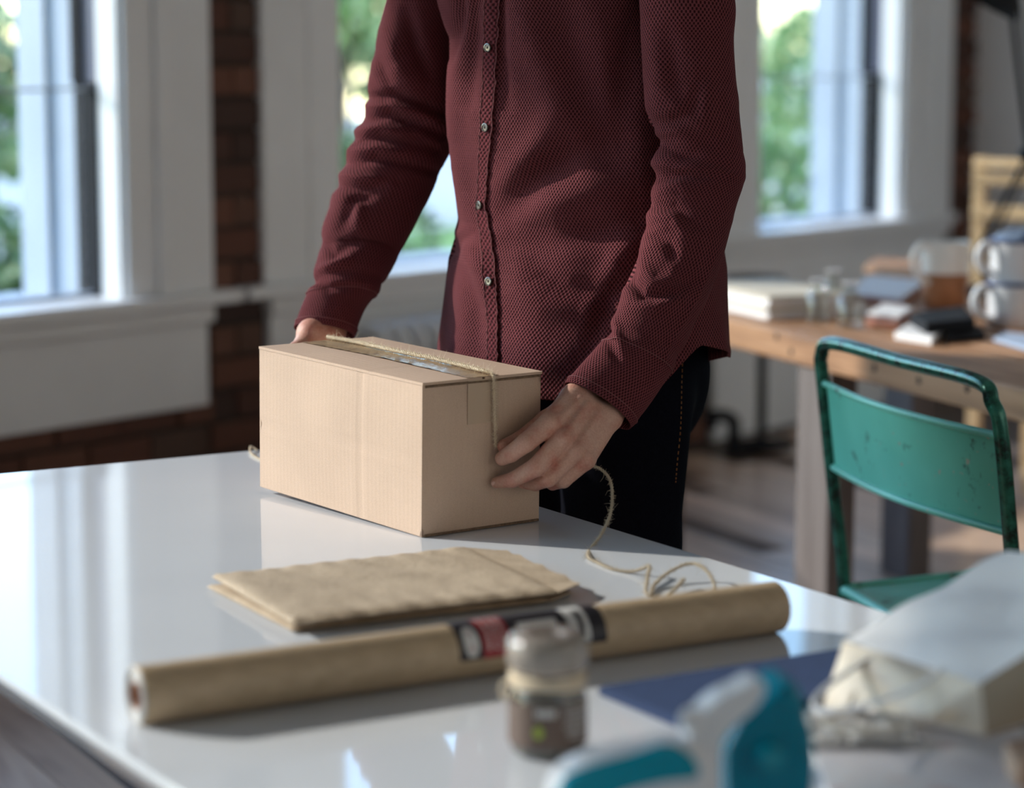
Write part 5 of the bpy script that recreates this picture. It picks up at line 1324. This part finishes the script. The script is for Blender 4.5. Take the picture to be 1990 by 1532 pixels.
# ------------------------------------------------------------------ green metal chair
HD = V((.305, -.952, 0)).normalized(); HB_ = V((.952, .305, 0)).normalized()      # along the back (left->right), seat direction
CL = gz(1640, 1142, .455); CWd = min((abs(proj(CL+HD*w_)[0]-1988), w_) for w_ in np.linspace(.2, .7, 251))[1]
chair = empty('metal_chair', V((CL.x, CL.y, 0))+HD*CWd/2+HB_*.19, label='worn green tubular metal chair with a curved sheet back', cat='chair')
def cp(a, s, z): return V((CL.x, CL.y, 0))+HD*a+HB_*s+UZ*z
zt = min((abs(proj(cp(CWd*.25, -.05, z_))[1]-680), z_) for z_ in np.linspace(.7, 1.0, 301))[1]
lean = lambda z: -.055*max(0, (z-.45)/(zt-.45))
fr = [cp(.0, .035, 0.0), cp(0, .0, .20), cp(0, 0, .45), cp(0, lean(.62), .62), cp(0, lean(zt-.07), zt-.07), cp(.012, lean(zt), zt-.025), cp(.055, lean(zt), zt), cp(CWd/2, lean(zt), zt), cp(CWd-.055, lean(zt), zt), cp(CWd-.012, lean(zt), zt-.025), cp(CWd, lean(zt-.07), zt-.07), cp(CWd, lean(.62), .62), cp(CWd, 0, .45), cp(CWd, 0, .20), cp(CWd, .035, 0.0)]
g = B(); g.tube(catmull(fr, 8), .0115, 12); g.obj('back_frame', MT['green_tube'], chair, smooth=True, angle=80)
def zat(u, v_, a, s): return min((abs(proj(cp(a, s, z_))[1]-v_), z_) for z_ in np.linspace(.45, 1.0, 400))[1]
zT, zB = zat(0, 745, .012, -.045), zat(0, 908, .012, -.02)
g = B(); na, nz = 30, 14; vs = []
for sd_ in (0, 1):
    for i in range(na+1):
        for j in range(nz+1):
            x, y = i/na, j/nz; z = zB+(zT-zB)*y; a = .014+(CWd-.028)*x; bow = -.030*math.sin(math.pi*x); vs.append(cp(a, lean(z)+bow+.0015*sd_, z))
S = (na+1)*(nz+1); fs = []
for sd_ in (0, 1):
    for i in range(na):
        for j in range(nz): k = sd_*S+i*(nz+1)+j; fs.append((k, k+nz+1, k+nz+2, k+1))
g.add(vs, fs); g.obj('back_panel', MT['green'], chair, smooth=True, angle=80)
for z, nm in ((zT, 'panel_bead'), (zB, 'panel_bead')):
    g = B(); g.tube([cp(.010+(CWd-.02)*k/24, lean(z)-.030*math.sin(math.pi*k/24)-.001, z) for k in range(25)], .006, 8); g.obj(nm, MT['green'], chair, smooth=True, angle=80)
g = B(); vs = []; n = 16
seatq = [cp(.012, .0, .455), cp(CWd-.012, .0, .455), cp(CWd+.02, .38, .46), cp(-.02, .38, .46)]
for sd_ in (0, 1):
    for i in range(n+1):
        for j in range(n+1):
            x, y = i/n, j/n; p = (seatq[0]*(1-x)+seatq[1]*x)*(1-y)+(seatq[3]*(1-x)+seatq[2]*x)*y; vs.append(p-UZ*(.012*math.sin(math.pi*x)*math.sin(math.pi*y)+.002*sd_))
S = (n+1)**2; g.add(vs, [(sd_*S+i*(n+1)+j, sd_*S+(i+1)*(n+1)+j, sd_*S+(i+1)*(n+1)+j+1, sd_*S+i*(n+1)+j+1) for sd_ in (0, 1) for i in range(n) for j in range(n)])
seat = g.obj('seat', MT['green'], chair, smooth=True, angle=80)
g = B(); g.tube(catmull([cp(.0, 0, .452), cp(CWd, 0, .452), cp(CWd+.02, .37, .457), cp(CWd, .39, .457), cp(0, .39, .457), cp(-.02, .37, .457), cp(.0, 0, .452)], 6), .010, 8); g.obj('seat_rim', MT['green'], seat, smooth=True, angle=80)
for a in (-.012, CWd+.012):
    g = B(); g.tube([cp(a, .36, .45), cp(a*1.0, .38, .0)], .011, 10); g.obj('leg', MT['green_tube'], chair, smooth=True)
g = B(); g.tube([cp(0, .02, .2), cp(-.012, .365, .2)], .008, 8); g.obj('stretcher', MT['green_tube'], chair, smooth=True)
g = B(); g.tube([cp(CWd, .02, .2), cp(CWd+.012, .365, .2)], .008, 8); g.obj('stretcher', MT['green_tube'], chair, smooth=True)

# ------------------------------------------------------------------ things by the windows
# slatted wooden chair by the end wall
Yw = 7.0; ws = empty('slatted_chair', gz(1940, 900, 0)*1.0, label='pale wooden ladder-back chair catching sun behind the mugs', cat='chair')
sx = V((.80, -.60, 0)).normalized(); sy = V((.60, .80, 0)).normalized(); o0 = gy(1892, 305, Yw); top = o0.z; o0.z = 0; wid = .42
ws.location = o0+sx*wid/2+sy*.2
for a in (0, wid-.035):
    g = B(); g.box(o0+sx*a, sx*.035, sy*.03, UZ*top); g.obj('post', MT['pale_wood'], ws, bevel=.003)
for v_, hs in ((316, .026), (347, .034), (411, .040)):
    zc = gy(1892, v_, Yw).z; g = B(); g.box(o0+sx*.0-sy*.006+UZ*(zc-hs/2), sx*wid, sy*.02, UZ*hs); g.obj('slat', MT['pale_wood'], ws, bevel=.003)
g = B(); g.box(o0-sx*.01+sy*.02+UZ*.43, sx*(wid+.02), sy*.40, UZ*.025); g.obj('seat', MT['pale_wood'], ws, bevel=.004)
for a in (0, wid-.035):
    g = B(); g.box(o0+sx*a+sy*.38, sx*.035, sy*.03, UZ*.43); g.obj('leg', MT['pale_wood'], ws, bevel=.003)
# black pedestal stool near the panel below the right window
sp = gz(1472, 858, 0)+V((-.0, -.12, 0))*1.0; st = empty('pedestal_stool', sp, label='black pedestal stool under the right window', cat='stool')
hz = gy(1460, 548, sp.y).z
g = B(); g.lathe(sp, [(.0001, 0), (.11, 0), (.115, .012), (.03, .03), (.0001, .03)], 32); g.obj('base', MT['black_metal'], st, smooth=True)
g = B(); g.tube([sp+UZ*.02, sp+UZ*(hz-.02)], .017, 12); g.obj('pole', MT['black_metal'], st, smooth=True)
g = B(); g.lathe(sp+V((-.03, -.02, 0)), [(.0001, hz-.03), (.10, hz-.03), (.11, hz-.01), (.10, hz+.02), (.0001, hz+.03)], 36); g.obj('seat', MT['black_metal'], st, smooth=True)
# radiator below the middle window
rt0 = wt(745, .2); rad = empty('column_radiator', W(rt0+.5, .14, 0), label='white column radiator under the middle window', cat='radiator')
for k in range(14):
    g = B(); t0_ = rt0+.075*k
    for ss in (.09, .15, .21): g.tube([W(t0_, ss, .10), W(t0_, ss, .52)], .018, 8)
    g.tube(catmull([W(t0_, .08, .50), W(t0_, .11, .555), W(t0_, .15, .565), W(t0_, .19, .555), W(t0_, .22, .50)], 4), .024, 8); g.tube([W(t0_, .08, .10), W(t0_, .22, .10)], .024, 8)
    g.obj('section', MT['white_paint'], rad, smooth=True)
for a in (0, 13):
    g = B(); g.box(W(rt0+.075*a-.015, .12, 0), D*.03, N*.05, UZ*.09); g.obj('foot', MT['white_paint'], rad)
# black pipe elbow at the wall
pe = gz(1425, 880, 0); pz = gy(1425, 820, pe.y).z; pipe = empty('heating_pipe', pe, label='black bent pipe near the floor beside the stool', cat='pipe')
g = B(); g.tube(catmull([pe, pe+UZ*(pz*.6), pe+UZ*pz, pe+UZ*(pz+.02)+V((-.03, 0, 0)), pe+UZ*(pz+.02)+V((-.09, 0, 0))], 6), .022, 12); g.obj('pipe', MT['black_metal'], pipe, smooth=True)
g = B(); g.lathe(pe+UZ*(pz*.95)+V((-.06, -.02, .01)), [(.0001, 0), (.03, 0), (.03, .04), (.0001, .04)], 16, axis=(-1, 0, 0)); g.obj('valve', MT['black_metal'], pipe, smooth=True)
g = B(); g.lathe(pe, [(.0001, 0), (.045, 0), (.045, .008), (.022, .012)], 20); g.obj('flange', MT['black_metal'], pipe, smooth=True)
